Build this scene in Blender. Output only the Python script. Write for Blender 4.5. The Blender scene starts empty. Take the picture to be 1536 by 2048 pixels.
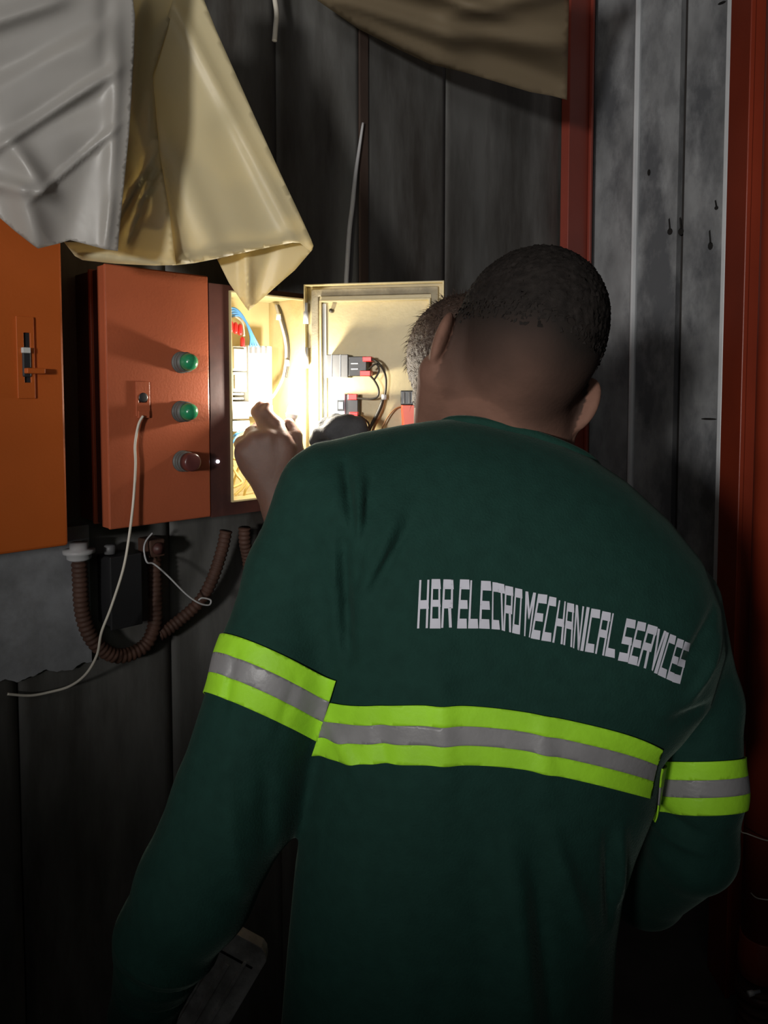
import bpy, bmesh, math, random
import numpy as np
from mathutils import Vector, Matrix, geometry
from mathutils.bvhtree import BVHTree

random.seed(7); np.random.seed(7)
scene = bpy.context.scene
col = scene.collection
PI = math.pi

# ------------------------------------------------------------------ camera
CX, CY, FP, PITCH, CAMZ = 768.0, 870.0, 1500.0, math.radians(3.2), 1.45
cam = bpy.data.objects.new('camera', bpy.data.cameras.new('camera'))
col.objects.link(cam)
cam.location = (0, 0, CAMZ)
cam.rotation_euler = (PI / 2 - PITCH, 0, 0)
cam.data.sensor_fit = 'VERTICAL'; cam.data.sensor_height = 24.0
cam.data.lens = FP * 24.0 / 2048.0
cam.data.shift_y = -(1024 - CY) / 2048.0
cam.data.clip_start = 0.02
scene.camera = cam

# ------------------------------------------------------------------ light and exposure
scene.view_settings.view_transform = 'Standard'
scene.view_settings.look = 'None'
scene.view_settings.gamma = 1.0
scene.view_settings.use_curve_mapping = False
scene.view_settings.exposure = 0.0
wd = bpy.data.worlds.new('dark_room'); scene.world = wd; wd.use_nodes = True
wd.node_tree.nodes['Background'].inputs[0].default_value = (0.8, 0.9, 1.0, 1)
wd.node_tree.nodes['Background'].inputs[1].default_value = 0.006
def spot(name, loc, target, watts, size_deg, blend, radius, colr):
    l = bpy.data.lights.new(name, 'SPOT'); l.energy = watts; l.spot_size = math.radians(size_deg)
    l.spot_blend = blend; l.shadow_soft_size = radius; l.color = colr
    o = bpy.data.objects.new(name, l); col.objects.link(o); o.location = loc
    o.rotation_euler = (Vector(target) - Vector(loc)).to_track_quat('-Z', 'Y').to_euler()
    return o
# the room's work light behind the photographer, high on the left
spot('room_light', (-0.95, -1.55, 1.56), (0.15, 1.3, 1.95), 188, 55, 1.0, 0.11, (1.0, 0.97, 0.93))
# added soft fill behind the camera, no fitting of the room: lightens the shadows
al = bpy.data.lights.new('soft_fill_light', 'AREA'); al.shape = 'RECTANGLE'; al.size = 1.6; al.size_y = 0.7; al.energy = 2.3; al.color = (1.0, 0.98, 0.95); al.spread = math.radians(88)
ao = bpy.data.objects.new('soft_fill_light', al); col.objects.link(ao); ao.location = (-0.25, -1.3, 2.35)
ao.rotation_euler = (Vector((0.0, 1.6, 2.45)) - Vector(ao.location)).to_track_quat('-Z', 'Y').to_euler()

# ------------------------------------------------------------------ pixel helper: a point of the photograph at distance Y = d
def P(u, v, d):
    a = (u - CX) / FP; b = -(v - CY) / FP
    yc = b * math.sin(PITCH) + math.cos(PITCH)
    t = d / yc
    return Vector((a * t, d, CAMZ + t * (b * math.cos(PITCH) - math.sin(PITCH))))
def ray(u, v):
    return (P(u, v, 1.0) - Vector((0, 0, CAMZ))).normalized()
def on_plane(u, v, p, n):
    o = Vector((0, 0, CAMZ)); r = ray(u, v); n = Vector(n)
    return o + r * ((Vector(p) - o).dot(n) / r.dot(n))

# ------------------------------------------------------------------ materials
MATS = {}
def mat(name, c, rough=0.6, metal=0.0, var=0.12, scale=9.0, bump=0.0, c2=None, stretch=(1, 1, 1), spec=0.5,
        sss=0.0, bscale=None, c2lo=0.45, c2hi=0.62, emit=0.0, coat=0.0, alpha=1.0):
    m = bpy.data.materials.new(name); m.use_nodes = True
    nt = m.node_tree; n = nt.nodes; L = nt.links
    b = n['Principled BSDF']
    b.inputs['Roughness'].default_value = rough; b.inputs['Metallic'].default_value = metal
    b.inputs['Specular IOR Level'].default_value = spec
    if coat: b.inputs['Coat Weight'].default_value = coat; b.inputs['Coat Roughness'].default_value = 0.15
    if sss:
        b.inputs['Subsurface Weight'].default_value = sss
        b.inputs['Subsurface Radius'].default_value = (1.0, 0.35, 0.15); b.inputs['Subsurface Scale'].default_value = 0.012
    tc = n.new('ShaderNodeTexCoord'); mp = n.new('ShaderNodeMapping')
    mp.inputs['Scale'].default_value = stretch
    L.new(tc.outputs['Object'], mp.inputs['Vector'])
    nz = n.new('ShaderNodeTexNoise'); nz.inputs['Scale'].default_value = scale; nz.inputs['Detail'].default_value = 6
    L.new(mp.outputs['Vector'], nz.inputs['Vector'])
    mr = n.new('ShaderNodeMapRange'); mr.inputs['From Min'].default_value = 0.3; mr.inputs['From Max'].default_value = 0.7
    mr.inputs['To Min'].default_value = 1 - var; mr.inputs['To Max'].default_value = 1 + var
    L.new(nz.outputs['Fac'], mr.inputs['Value'])
    mul = n.new('ShaderNodeMix'); mul.data_type = 'RGBA'; mul.blend_type = 'MULTIPLY'; mul.inputs['Factor'].default_value = 1
    mul.inputs['A'].default_value = (*c, 1)
    L.new(mr.outputs['Result'], mul.inputs['B'])
    out = mul.outputs['Result']
    if c2:
        nz2 = n.new('ShaderNodeTexNoise'); nz2.inputs['Scale'].default_value = scale * 0.45; nz2.inputs['Detail'].default_value = 8
        nz2.inputs['Roughness'].default_value = 0.65
        L.new(mp.outputs['Vector'], nz2.inputs['Vector'])
        rp = n.new('ShaderNodeMapRange'); rp.inputs['From Min'].default_value = c2lo; rp.inputs['From Max'].default_value = c2hi
        L.new(nz2.outputs['Fac'], rp.inputs['Value'])
        mx = n.new('ShaderNodeMix'); mx.data_type = 'RGBA'; mx.inputs['B'].default_value = (*c2, 1)
        L.new(out, mx.inputs['A']); L.new(rp.outputs['Result'], mx.inputs['Factor']); out = mx.outputs['Result']
    L.new(out, b.inputs['Base Color'])
    if bump:
        bz = n.new('ShaderNodeTexNoise'); bz.inputs['Scale'].default_value = bscale or scale * 6; bz.inputs['Detail'].default_value = 4
        L.new(tc.outputs['Object'], bz.inputs['Vector'])
        bp = n.new('ShaderNodeBump'); bp.inputs['Strength'].default_value = bump; bp.inputs['Distance'].default_value = 0.004
        L.new(bz.outputs['Fac'], bp.inputs['Height']); L.new(bp.outputs['Normal'], b.inputs['Normal'])
    if emit:
        b.inputs['Emission Color'].default_value = (*c, 1); b.inputs['Emission Strength'].default_value = emit
    MATS[name] = m
    return m
def plastic_film(name, c, trans=0.45, clear=0.12, rough=0.4):
    m = bpy.data.materials.new(name); m.use_nodes = True
    nt = m.node_tree; n = nt.nodes; L = nt.links
    b = n['Principled BSDF']; b.inputs['Base Color'].default_value = (*c, 1); b.inputs['Roughness'].default_value = rough
    tc = n.new('ShaderNodeTexCoord')
    nz = n.new('ShaderNodeTexNoise'); nz.inputs['Scale'].default_value = 14; nz.inputs['Detail'].default_value = 5
    L.new(tc.outputs['Object'], nz.inputs['Vector'])
    bp = n.new('ShaderNodeBump'); bp.inputs['Strength'].default_value = 0.12; bp.inputs['Distance'].default_value = 0.01
    L.new(nz.outputs['Fac'], bp.inputs['Height']); L.new(bp.outputs['Normal'], b.inputs['Normal'])
    t = n.new('ShaderNodeBsdfTranslucent'); t.inputs['Color'].default_value = (c[0] * .95, c[1] * .88, c[2] * .7, 1)
    L.new(bp.outputs['Normal'], t.inputs['Normal'])
    mx = n.new('ShaderNodeMixShader'); mx.inputs[0].default_value = trans
    L.new(b.outputs[0], mx.inputs[1]); L.new(t.outputs[0], mx.inputs[2])
    tr = n.new('ShaderNodeBsdfTransparent'); tr.inputs['Color'].default_value = (1, .97, .9, 1)
    mx2 = n.new('ShaderNodeMixShader'); mx2.inputs[0].default_value = clear
    L.new(mx.outputs[0], mx2.inputs[1]); L.new(tr.outputs[0], mx2.inputs[2])
    L.new(mx2.outputs[0], n['Material Output'].inputs['Surface'])
    MATS[name] = m
    return m

mat('dark_steel', (.165, .165, .157), .62, 0, .35, 5.5, .15, c2=(.05, .044, .038), stretch=(1, 1, .22), bscale=26)
mat('dark_backing', (.035, .03, .028), .8)
mat('rust_band', (.058, .036, .027), .8, 0, .4, 12, .2, stretch=(1, 1, .2))
mat('galvanised', (.31, .317, .325), .45, .1, .32, 14, .15, c2=(.13, .135, .145), stretch=(1, 1, .45), bscale=60)
mat('bright_zinc', (.8, .82, .84), .4, .1, .15, 20, stretch=(1, 1, .3))
mat('floor_concrete', (.09, .085, .08), .85, 0, .25, 6, .3)
mat('grey_board', (.30, .31, .33), .8, 0, .3, 9, .2, c2=(.13, .13, .13), c2lo=.5, c2hi=.7)
mat('orange_paint', (.40, .086, .014), .42, 0, .1, 4, .05, spec=.4, bscale=220)
mat('orange_paint_muted', (.40, .10, .044), .36, 0, .12, 5, .12, spec=.5, bscale=260)  # less saturated orange than the switch box
mat('maroon_shade_paint', (.10, .035, .028), .5, 0, .25, 8, .1, c2=(.045, .02, .02))  # maroon; on the enclosure, orange-red with shade put into the colour
mat('red_paint', (.27, .036, .014), .38, 0, .14, 5, .06, coat=.15, bscale=90)
mat('red_trim_paint', (.30, .055, .035), .42, 0, .12, 6, .05)
mat('cream_paint', (.54, .445, .235), .45, 0, .1, 14, .12, bscale=120)
mat('gasket_rubber', (.30, .26, .18), .7, 0, .3, 30, .2)
mat('black_plastic', (.022, .022, .024), .4)
mat('grey_plastic', (.16, .16, .165), .5)
mat('light_grey_plastic', (.55, .55, .53), .5)
mat('white_plastic', (.82, .82, .8), .4)
mat('red_plastic', (.62, .03, .03), .35)
mat('orange_red_plastic', (.62, .075, .03), .42)
mat('blue_wire', (.10, .32, .72), .4)
mat('clear_blue_plastic', (.45, .58, .68), .18, 0, .25, 60)
mat('yellow_wire', (.72, .58, .22), .45)
mat('orange_wire', (.62, .33, .06), .45)
mat('brown_wire', (.36, .19, .07), .5)
mat('dark_wire', (.05, .042, .03), .45)
mat('white_wire', (.62, .58, .5), .5)
mat('grey_cable', (.5, .5, .51), .5)
mat('green_lens', (.02, .23, .10), .22, 0, .1, 20, spec=.6)
mat('dull_red_lens', (.10, .03, .028), .3, 0, .15, 20)
mat('pilot_base', (.10, .105, .10), .5, 0, .3, 40)
mat('conduit_rust', (.075, .034, .022), .7, 0, .3, 20, .1)
mat('wood_grey', (.85, .82, .80), .75, 0, .4, 22, .3, c2=(.42, .40, .39), stretch=(1, 1, 1))
mat('led_white', (.8, .85, 1.0), .3, emit=6.0)
mat('lamp_glow', (1.0, .95, .82), .3, emit=40.0)
mat('green_cloth', (.0105, .040, .031), .85, 0, .1, 60, .25, spec=.15, bscale=420)
mat('green_rib', (.009, .038, .028), .85, 0, .1, 60, .2, spec=.15, bscale=300)
mat('lime_tape', (.40, .83, .035), .55, 0, .10, 24, .12, spec=.3, bscale=160)
mat('silver_tape', (.27, .265, .27), .42, 0, .12, 22, .1, bscale=160)
mat('print_grey', (.60, .60, .68), .55, 0, .07, 40)
mat('trousers_cloth', (.02, .022, .03), .9)
mat('navy_cloth', (.02, .025, .045), .9)
mat('shoe_leather', (.02, .018, .016), .6)
mat('hair_black', (.0175, .0145, .013), .8, 0, .3, 90, .25, spec=.1, bscale=700)
mat('hair_brown', (.05, .030, .022), .6, 0, .3, 60, .5, bscale=400)
mat('glove_cloth', (.045, .045, .048), .8, 0, .2, 40, .3, bscale=200)
mat('skin_back', (.16, .088, .066), .55, 0, .12, 30, .1, sss=.5, spec=.35)
mat('eye_white', (.7, .68, .65), .2)
mat('tar_black', (.012, .011, .01), .4)
plastic_film('film_grey', (.40, .385, .365), .30, .10)
plastic_film('film_cream', (.86, .78, .52), .42, .05)
plastic_film('film_brown', (.34, .27, .175), .30, .30)

# skin of the man in front: cropped hair shows as stubble painted by an attribute
def skin_with_stubble():
    m = mat('skin_main', (.19, .100, .072), .75, 0, .12, 30, .1, sss=0, spec=.12)
    nt = m.node_tree; b = nt.nodes['Principled BSDF']; L = nt.links
    src = b.inputs['Base Color'].links[0].from_socket
    at = nt.nodes.new('ShaderNodeAttribute'); at.attribute_name = 'stubble'
    mx = nt.nodes.new('ShaderNodeMix'); mx.data_type = 'RGBA'; mx.inputs['B'].default_value = (.016, .0135, .012, 1)
    L.new(at.outputs['Fac'], mx.inputs['Factor']); L.new(src, mx.inputs['A']); L.new(mx.outputs['Result'], b.inputs['Base Color'])
skin_with_stubble()
M = MATS
for nm in ('green_cloth', 'green_rib'):
    b_ = MATS[nm].node_tree.nodes['Principled BSDF']; b_.inputs['Sheen Weight'].default_value = .09; b_.inputs['Sheen Roughness'].default_value = .35; b_.inputs['Sheen Tint'].default_value = (.75, 1.0, .85, 1)

# ------------------------------------------------------------------ object helpers
def tag(o, label=None, cat=None, group=None, kind=None):
    if label: o['label'] = label
    if cat: o['category'] = cat
    if group: o['group'] = group
    if kind: o['kind'] = kind
    return o
def empty(name, loc, label=None, cat=None, group=None, kind=None):
    o = bpy.data.objects.new(name, None); o.empty_display_size = .05; col.objects.link(o); o.location = loc
    return tag(o, label, cat, group, kind)
# every mesh is written in world coordinates; parents carry only a translation
def link(name, me, m, parent=None, smooth=False):
    if m: me.materials.append(M[m])
    if smooth:
        me.polygons.foreach_set('use_smooth', [True] * len(me.polygons))
    o = bpy.data.objects.new(name, me); col.objects.link(o)
    if parent:
        off = Vector((0, 0, 0)); q = parent
        while q: off += q.location; q = q.parent
        o.parent = parent; o.location = -off
    return o
def bm_obj(name, bm, m, parent=None, smooth=False, bevel=0.0):
    bmesh.ops.recalc_face_normals(bm, faces=bm.faces)
    if bevel:
        bmesh.ops.bevel(bm, geom=list(bm.edges), offset=bevel, segments=2, affect='EDGES', profile=.5, clamp_overlap=True)
    me = bpy.data.meshes.new(name); bm.to_mesh(me); bm.free()
    return link(name, me, m, parent, smooth)
class Frame:
    """origin + axes: s along, m outwards, z up"""
    def __init__(self, o, w, n): self.o = Vector((o[0], o[1], 0)); self.w = Vector((w[0], w[1], 0)); self.n = Vector((n[0], n[1], 0))
    def pt(self, s, m, z): return self.o + self.w * s + self.n * m + Vector((0, 0, z))
    def at(self, u, v, m=0.0):
        p = on_plane(u, v, self.pt(0, m, 0), self.n)
        return (p - self.o).dot(self.w), p.z
def add_box(bm, fr, s0, s1, m0, m1, z0, z1):
    vs = [bm.verts.new(fr.pt(s, m, z)) for s in (s0, s1) for m in (m0, m1) for z in (z0, z1)]
    for f in ((0, 1, 3, 2), (4, 6, 7, 5), (0, 4, 5, 1), (2, 3, 7, 6), (0, 2, 6, 4), (1, 5, 7, 3)):
        bm.faces.new([vs[i] for i in f])
def box(name, fr, s0, s1, m0, m1, z0, z1, m, parent=None, bevel=0.0, smooth=False):
    bm = bmesh.new(); add_box(bm, fr, s0, s1, m0, m1, z0, z1)
    return bm_obj(name, bm, m, parent, smooth, bevel)
def spline(pts, n=8):
    pts = [Vector(p) for p in pts]; out = []
    for i in range(len(pts) - 1):
        p0 = pts[max(i - 1, 0)]; p1 = pts[i]; p2 = pts[i + 1]; p3 = pts[min(i + 2, len(pts) - 1)]
        for k in range(n):
            t = k / n
            out.append(.5 * ((2 * p1) + (p2 - p0) * t + (2 * p0 - 5 * p1 + 4 * p2 - p3) * t * t + (3 * p1 - p0 - 3 * p2 + p3) * t ** 3))
    out.append(pts[-1]); return out
def add_tube(bm, pts, r, seg=8, cap=True):
    rr = r if callable(r) else (lambda i, n: r)
    N = len(pts); rings = []
    t0 = (pts[1] - pts[0]).normalized()
    up = Vector((0, 0, 1)) if abs(t0.z) < .9 else Vector((1, 0, 0))
    a = t0.cross(up).normalized()
    for i, p in enumerate(pts):
        t = (pts[min(i + 1, N - 1)] - pts[max(i - 1, 0)]).normalized()
        a = (a - t * a.dot(t)).normalized(); b = t.cross(a)
        q = rr(i, N)
        rings.append([bm.verts.new(p + (a * math.cos(2 * PI * k / seg) + b * math.sin(2 * PI * k / seg)) * q) for k in range(seg)])
    for i in range(N - 1):
        for k in range(seg):
            bm.faces.new((rings[i][k], rings[i][(k + 1) % seg], rings[i + 1][(k + 1) % seg], rings[i + 1][k]))
    if cap:
        bm.faces.new(rings[0][::-1]); bm.faces.new(rings[-1])
def tube(name, pts, r, m, parent=None, seg=8, n=8, smooth=True):
    bm = bmesh.new(); add_tube(bm, spline(pts, n) if n else [Vector(p) for p in pts], r, seg)
    return bm_obj(name, bm, m, parent, smooth)
def px(lst): return [P(*p) for p in lst]
def lathe(name, base, axis, prof, m, parent=None, seg=24, smooth=True):
    """prof: list of (distance along the axis, radius)"""
    bm = bmesh.new(); axis = Vector(axis).normalized(); base = Vector(base)
    up = Vector((0, 0, 1)) if abs(axis.z) < .9 else Vector((1, 0, 0))
    a = axis.cross(up).normalized(); b = axis.cross(a); rings = []
    for h, r in prof:
        rings.append([bm.verts.new(base + axis * h + (a * math.cos(2 * PI * k / seg) + b * math.sin(2 * PI * k / seg)) * max(r, 1e-5)) for k in range(seg)])
    for i in range(len(rings) - 1):
        for k in range(seg):
            bm.faces.new((rings[i][k], rings[i][(k + 1) % seg], rings[i + 1][(k + 1) % seg], rings[i + 1][k]))
    bm.faces.new(rings[0][::-1]); bm.faces.new(rings[-1])
    o = bm_obj(name, bm, m, parent, smooth)
    return o
def ring_box(name, fr, s0, s1, z0, z1, wd_, m0, m1, m, parent=None, bevel=0.0):
    """a rectangular frame as one mesh"""
    bm = bmesh.new()
    def loop(s0, s1, z0, z1, mm): return [bm.verts.new(fr.pt(s, mm, z)) for s, z in ((s0, z0), (s1, z0), (s1, z1), (s0, z1))]
    o0 = loop(s0, s1, z0, z1, m0); i0 = loop(s0 + wd_[0], s1 - wd_[1], z0 + wd_[2], z1 - wd_[3], m0)
    o1 = loop(s0, s1, z0, z1, m1); i1 = loop(s0 + wd_[0], s1 - wd_[1], z0 + wd_[2], z1 - wd_[3], m1)
    for k in range(4):
        j = (k + 1) % 4
        bm.faces.new((o1[k], o1[j], i1[j], i1[k])); bm.faces.new((o0[j], o0[k], i0[k], i0[j]))
        bm.faces.new((o0[k], o0[j], o1[j], o1[k])); bm.faces.new((i0[j], i0[k], i1[k], i1[j]))
    return bm_obj(name, bm, m, parent, False, bevel)

# ------------------------------------------------------------------ the setting
TH = math.radians(45.6)
W = Frame((-.443, 1.20), (math.sin(TH), math.cos(TH)), (math.cos(TH), -math.sin(TH)))   # plane of the box fronts, m = 0
MW = -.13                                                                              # steel wall behind the boxes
X0 = Frame((0, 0), (1, 0), (0, -1))
box('floor', X0, -2.2, 2.2, -3.2, 2.5, -.05, 0, 'floor_concrete')['kind'] = 'structure'
bpy.data.objects['floor']['label'] = 'dark concrete floor'
sC, _ = W.at(1181, 600, MW)
wb = empty('wall_back', W.pt(0, MW, 0), 'dark stained steel sheet wall behind the electrical boxes', kind='structure')
box('wall_backing', W, -.9, sC + .05, MW - .05, MW - .012, 0, 3.0, 'dark_backing', wb)
edges = [-.9] + [W.at(u, 400, MW)[0] for u in (10, 330, 556, 724, 893)] + [sC]
for a, b_ in zip(edges[:-1], edges[1:]):
    # each sheet is a slightly dished tray with a lip along both seams
    bm = bmesh.new(); prof = [(a + .001, MW - .011), (a + .002, MW - .004), (a + .020, MW - .003), (a + .040, MW - .005)]
    for k in range(1, 6): prof.append((a + .040 + (b_ - a - .080) * k / 6, MW - .005 - .003 * math.sin(PI * k / 6)))
    prof += [(b_ - .040, MW - .005), (b_ - .020, MW - .003), (b_ - .002, MW - .004), (b_ - .001, MW - .011)]
    lo = [bm.verts.new(W.pt(s, m, 0.0)) for s, m in prof]; hi = [bm.verts.new(W.pt(s, m, 3.0)) for s, m in prof]
    for k in range(len(prof) - 1): bm.faces.new((lo[k], lo[k + 1], hi[k + 1], hi[k]))
    bm_obj('steel_sheet', bm, 'dark_steel', wb, True)
s_, _ = W.at(722, 300, MW)
box('rusty_seam_strip', W, s_ - .004, s_ + .022, MW - .012, MW + .0015, 0, 3.0, 'rust_band', wb, .0008)
# right hand wall: galvanised sheets coming back towards the viewer from the corner
cpt = W.pt(sC, MW, 0)
R = Frame((cpt.x, cpt.y), (W.n.x, W.n.y), (-W.w.x, -W.w.y))
wr = empty('wall_right', R.pt(0, 0, 0), 'galvanised sheet wall beside the red column', kind='structure')
ru = lambda u, v=600: R.at(u, v, 0)[0]
tS, tG, tE = ru(1266), ru(1354), ru(1446)
box('wall_backing', R, 0, 1.2, -.06, -.03, 0, 3.0, 'dark_backing', wr)
def sheet_strip(t0, t1, off):
    bm = bmesh.new(); prof = [(t0, -.028), (t0 + .003, off), (t1 - .003, off), (t1, -.028)]
    lo = [bm.verts.new(R.pt(s, m, 0)) for s, m in prof]; hi = [bm.verts.new(R.pt(s, m, 3)) for s, m in prof]
    for k in range(3): bm.faces.new((lo[k], lo[k + 1], hi[k + 1], hi[k]))
    bm_obj('zinc_sheet', bm, 'galvanised', wr)
sheet_strip(.0, tS - .008, 0); sheet_strip(tS + .008, tG - .004, -.004); sheet_strip(tG + .012, tE - .004, 0); sheet_strip(tE + .01, 1.2, -.01)
bm = bmesh.new(); prof = [(tS - .009, -.02), (tS - .007, .006), (tS - .002, .011), (tS + .004, .011), (tS + .009, .004), (tS + .009, -.02)]
lo = [bm.verts.new(R.pt(s, m, 0)) for s, m in prof]; hi = [bm.verts.new(R.pt(s, m, 3)) for s, m in prof]
for k in range(5): bm.faces.new((lo[k], lo[k + 1], hi[k + 1], hi[k]))
bm_obj('standing_seam', bm, 'bright_zinc', wr)
box('zinc_edge_strip', R, tE - .004, tE + .008, -.028, .012, 0, 3.0, 'bright_zinc', wr, .0015)
for k, (u, v, w_, h_) in enumerate([(1340, 463, 10, 12), (1362, 463, 11, 13), (1421, 492, 9, 14), (1433, 416, 7, 7), (1418, 838, 28, 4), (1298, 345, 6, 12), (1444, 6, 14, 5)]):
    s0, z0 = R.at(u, v, 0); c = R.pt(s0, .0008, z0); k_ = 2.1 / 1500
    bm = bmesh.new()
    ring = [bm.verts.new(c + R.w * (math.cos(a) * w_ * k_ * .6) + Vector((0, 0, math.sin(a) * h_ * k_ * .6))) for a in np.linspace(0, 2 * PI, 10)[:-1]]
    bm.faces.new(ring)
    if k < 4:
        tail = [c + R.w * (dx * k_) + Vector((0, 0, dz * k_)) for dx, dz in ((-2, h_ * .4), (2, h_ * .4), (-1, h_ * 2.4), (-4, h_ * 2.2))]
        bm.faces.new([bm.verts.new(p) for p in tail])
    bm_obj('tar_drip', bm, 'tar_black', wr)
# red angle trim in the corner
tr = empty('trim_1', W.pt(sC - .03, MW, 0), 'red painted angle trim running up the wall corner', kind='structure')
s0 = W.at(1137, 400, MW + .03)[0]; s1 = W.at(1179, 400, MW + .03)[0]
box('angle_leg', W, s0, s1, MW + .001, MW + .03, 0, 3.0, 'red_trim_paint', tr, .002)
box('angle_leg', W, s1 - .014, s1 - .002, MW + .031, MW + .042, 0, 3.0, 'red_trim_paint', tr, .002)

# red column and pipe in the foreground on the right
dC = 1.72
xa = P(1440, 900, dC + .10).x; xb = P(1530, 900, dC).x
cl = empty('steel_column', ((xa + xb) / 2, dC, 0), 'red painted steel column beside the galvanised wall', 'column')
CF = Frame((0, dC), (1, 0), (0, -1))
box('web', CF, xa + .004, xb + .1, -.09, -.012, 0, 3.0, 'red_paint', cl, .002)
box('flange', CF, xa, xa + .012, -.10, .0, 0, 3.0, 'red_paint', cl, .002)
xp = P(1549, 900, 1.62).x; rp_ = .040
pp = empty('red_pipe', (xp, 1.62, 0), 'round red painted pipe in front of the red column', 'pipe')
zc = P(1536, 1915, 1.62).z
lathe('pipe', (xp, 1.62, zc - .02), (0, 0, 1), [(0, rp_), (3.0 - zc, rp_)], 'red_paint', pp, 32)
lathe('coupling', (xp, 1.62, zc - .035), (0, 0, 1), [(0, rp_ + .003), (.002, rp_ + .006), (.05, rp_ + .006), (.054, rp_ + .003), (.09, rp_ + .003), (.092, rp_ + .001)], 'red_paint', pp, 32)
prof = []; z = 0.0
while z < zc - .06:
    prof += [(z, rp_ - .004), (z + .005, rp_ + .005), (z + .012, rp_ + .005), (z + .017, rp_ - .004)]; z += .022
lathe('corrugated_hose', (xp, 1.62, 0), (0, 0, 1), prof, 'conduit_rust', pp, 28)
lathe('hose_clamp', (xp, 1.62, zc - .085), (0, 0, 1), [(0, rp_ + .004), (0, rp_ + .009), (.02, rp_ + .009), (.02, rp_ + .004)], 'maroon_shade_paint', pp, 28)
bolt = P(1497, 1988, 1.58)
lathe('clamp_screw', bolt, (1, .3, 0), [(0, .006), (.012, .006), (.014, .004), (.03, .004)], 'bright_zinc', pp, 10)
tw = tag(tube('tie_wire', px([(1484, 1640, 1.60), (1482, 1662, 1.585), (1496, 1668, 1.57), (1530, 1680, 1.565), (1560, 1684, 1.572)]), .0014, 'white_wire', None, 6),
         'thin pale wire tied round the red pipe', 'wire')
t2 = tag(tube('tie_wire', px([(1502, 1786, 1.595), (1514, 1796, 1.578), (1540, 1800, 1.570), (1570, 1800, 1.578)]), .0014, 'white_wire', None, 6),
         'lower loop of thin wire round the red pipe near the hose', 'wire')

# pale torn board on the wall under the left boxes
s0, z1 = W.at(-40, 1100, MW); s1, _ = W.at(176, 1100, MW)
bm = bmesh.new(); lay_ = []
for k in range(41):
    f = k / 40; sx = s0 + (s1 - s0) * f
    zb = W.at(-40 + 216 * f, 1372 - 46 * f, MW)[1] + .004 * math.sin(k * .37) + .0016 * math.sin(k * .9 + 1) + .0008 * math.sin(k * 2.1)
    lay_.append([bm.verts.new(W.pt(sx, mm, z)) for mm, z in ((MW + .0012, z1 + .02), (MW + .006, z1 + .02), (MW + .006, zb), (MW + .0012, zb))])
for p_, q_ in zip(lay_, lay_[1:]):
    for k in range(4): bm.faces.new((p_[k], q_[k], q_[(k + 1) % 4], p_[(k + 1) % 4]))
bm.faces.new(lay_[0]); bm.faces.new(lay_[-1])
tag(bm_obj('wall_board', bm, 'grey_board'), 'pale grey board with a torn lower edge under the orange box', 'board')

# ------------------------------------------------------------------ orange boxes on the wall
# big box at the left edge
s1, zb = W.at(137, 1091, .03); s0 = s1 - .36; zt = 1.45 + .30
b1 = empty('switch_box', W.pt((s0 + s1) / 2, MW, zb), 'large bright orange switch box at the left with a slotted latch', 'switch box')
box('body', W, s0, s1 - .006, MW + .0005, .012, zb + .004, zt - .004, 'orange_paint', b1, .002)
box('door', W, s0 - .002, s1, .013, .03, zb, zt, 'orange_paint', b1, .004)
la, lz1 = W.at(30, 632, .03); lb, lz0 = W.at(70, 797, .03)
lp = ring_box('latch_plate', W, la, lb, lz0, lz1, (.010, .006, .023, .023), .0305, .0335, 'orange_paint', b1, .0008)
ha, hz1 = W.at(38, 664, .03); hb, hz0 = W.at(64, 768, .03)
box('slot_recess', W, ha - .002, hb + .002, .0302, .0309, hz0, hz1, 'black_plastic', b1)
box('rocker', W, ha + .002, hb - .002, .031, .036, hz0 + .010, hz0 + (hz1 - hz0) * .66, 'black_plastic', b1, .002)
box('catch', W, ha + .001, hb - .004, .031, .040, hz1 - .030, hz1 - .022, 'light_grey_plastic', b1, .001)
ca, cz = W.at(60, 742, .03)
box('latch_lever', W, ca - .010, ca + .016, .033, .047, cz - .004, cz + .004, 'orange_paint', b1, .0015)

# narrower box with the pilot lights
s1, _ = W.at(419, 780, 0); zt = W.at(215, 527, 0)[1]; zb = W.at(205, 1062, 0)[1]
b2 = empty('pilot_light_box', W.pt(s1 / 2, MW, zb), 'narrow orange box with three pilot lights between the switch box and the lit enclosure', 'electrical box')
box('body', W, .006, s1 - .003, MW + .0005, -.040, zb + .004, zt - .004, 'maroon_shade_paint', b2, .002)
box('rear_flange', W, .001, s1 - .003, -.066, -.058, zb + .002, zt - .002, 'orange_paint_muted', b2, .0015)
box('door_lip', W, .002, s1 - .001, -.032, -.0065, zb + .001, zt - .001, 'orange_paint_muted', b2, .001)
box('door', W, 0, s1, -.006, 0, zb, zt, 'orange_paint_muted', b2, .0025)
def pilot(u, v, lens, dome, label):
    s, z = W.at(u, v, 0); c = W.pt(s, .0002, z)
    root = lathe('pilot_light', c, W.n, [(0, .0185), (.003, .0185), (.0035, .0165), (.006, .0165), (.0065, .0175), (.010, .0175), (.0105, .0163), (.014, .0163), (.0145, .0172), (.019, .0172), (.0195, .0155), (.022, .0155)], 'pilot_base', b2, 28)
    root['label'] = label
    lathe('lens', c + W.n * .021, W.n, dome, lens, root, 28)
dm = [(0, .0152), (.006, .0150), (.012, .0138), (.016, .0115), (.019, .0080), (.0205, .004), (.021, .0005)]
pilot(362, 725, 'green_lens', dm, 'upper green pilot light')
pilot(362, 823, 'green_lens', dm, 'middle green pilot light')
pilot(364, 922, 'dull_red_lens', [(0, .0160), (.014, .0158), (.016, .0150), (.0172, .012), (.0175, .0005)], 'unlit red push button')
la, lz1 = W.at(270, 763, 0); lb, lz0 = W.at(299, 832, 0)
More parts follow.
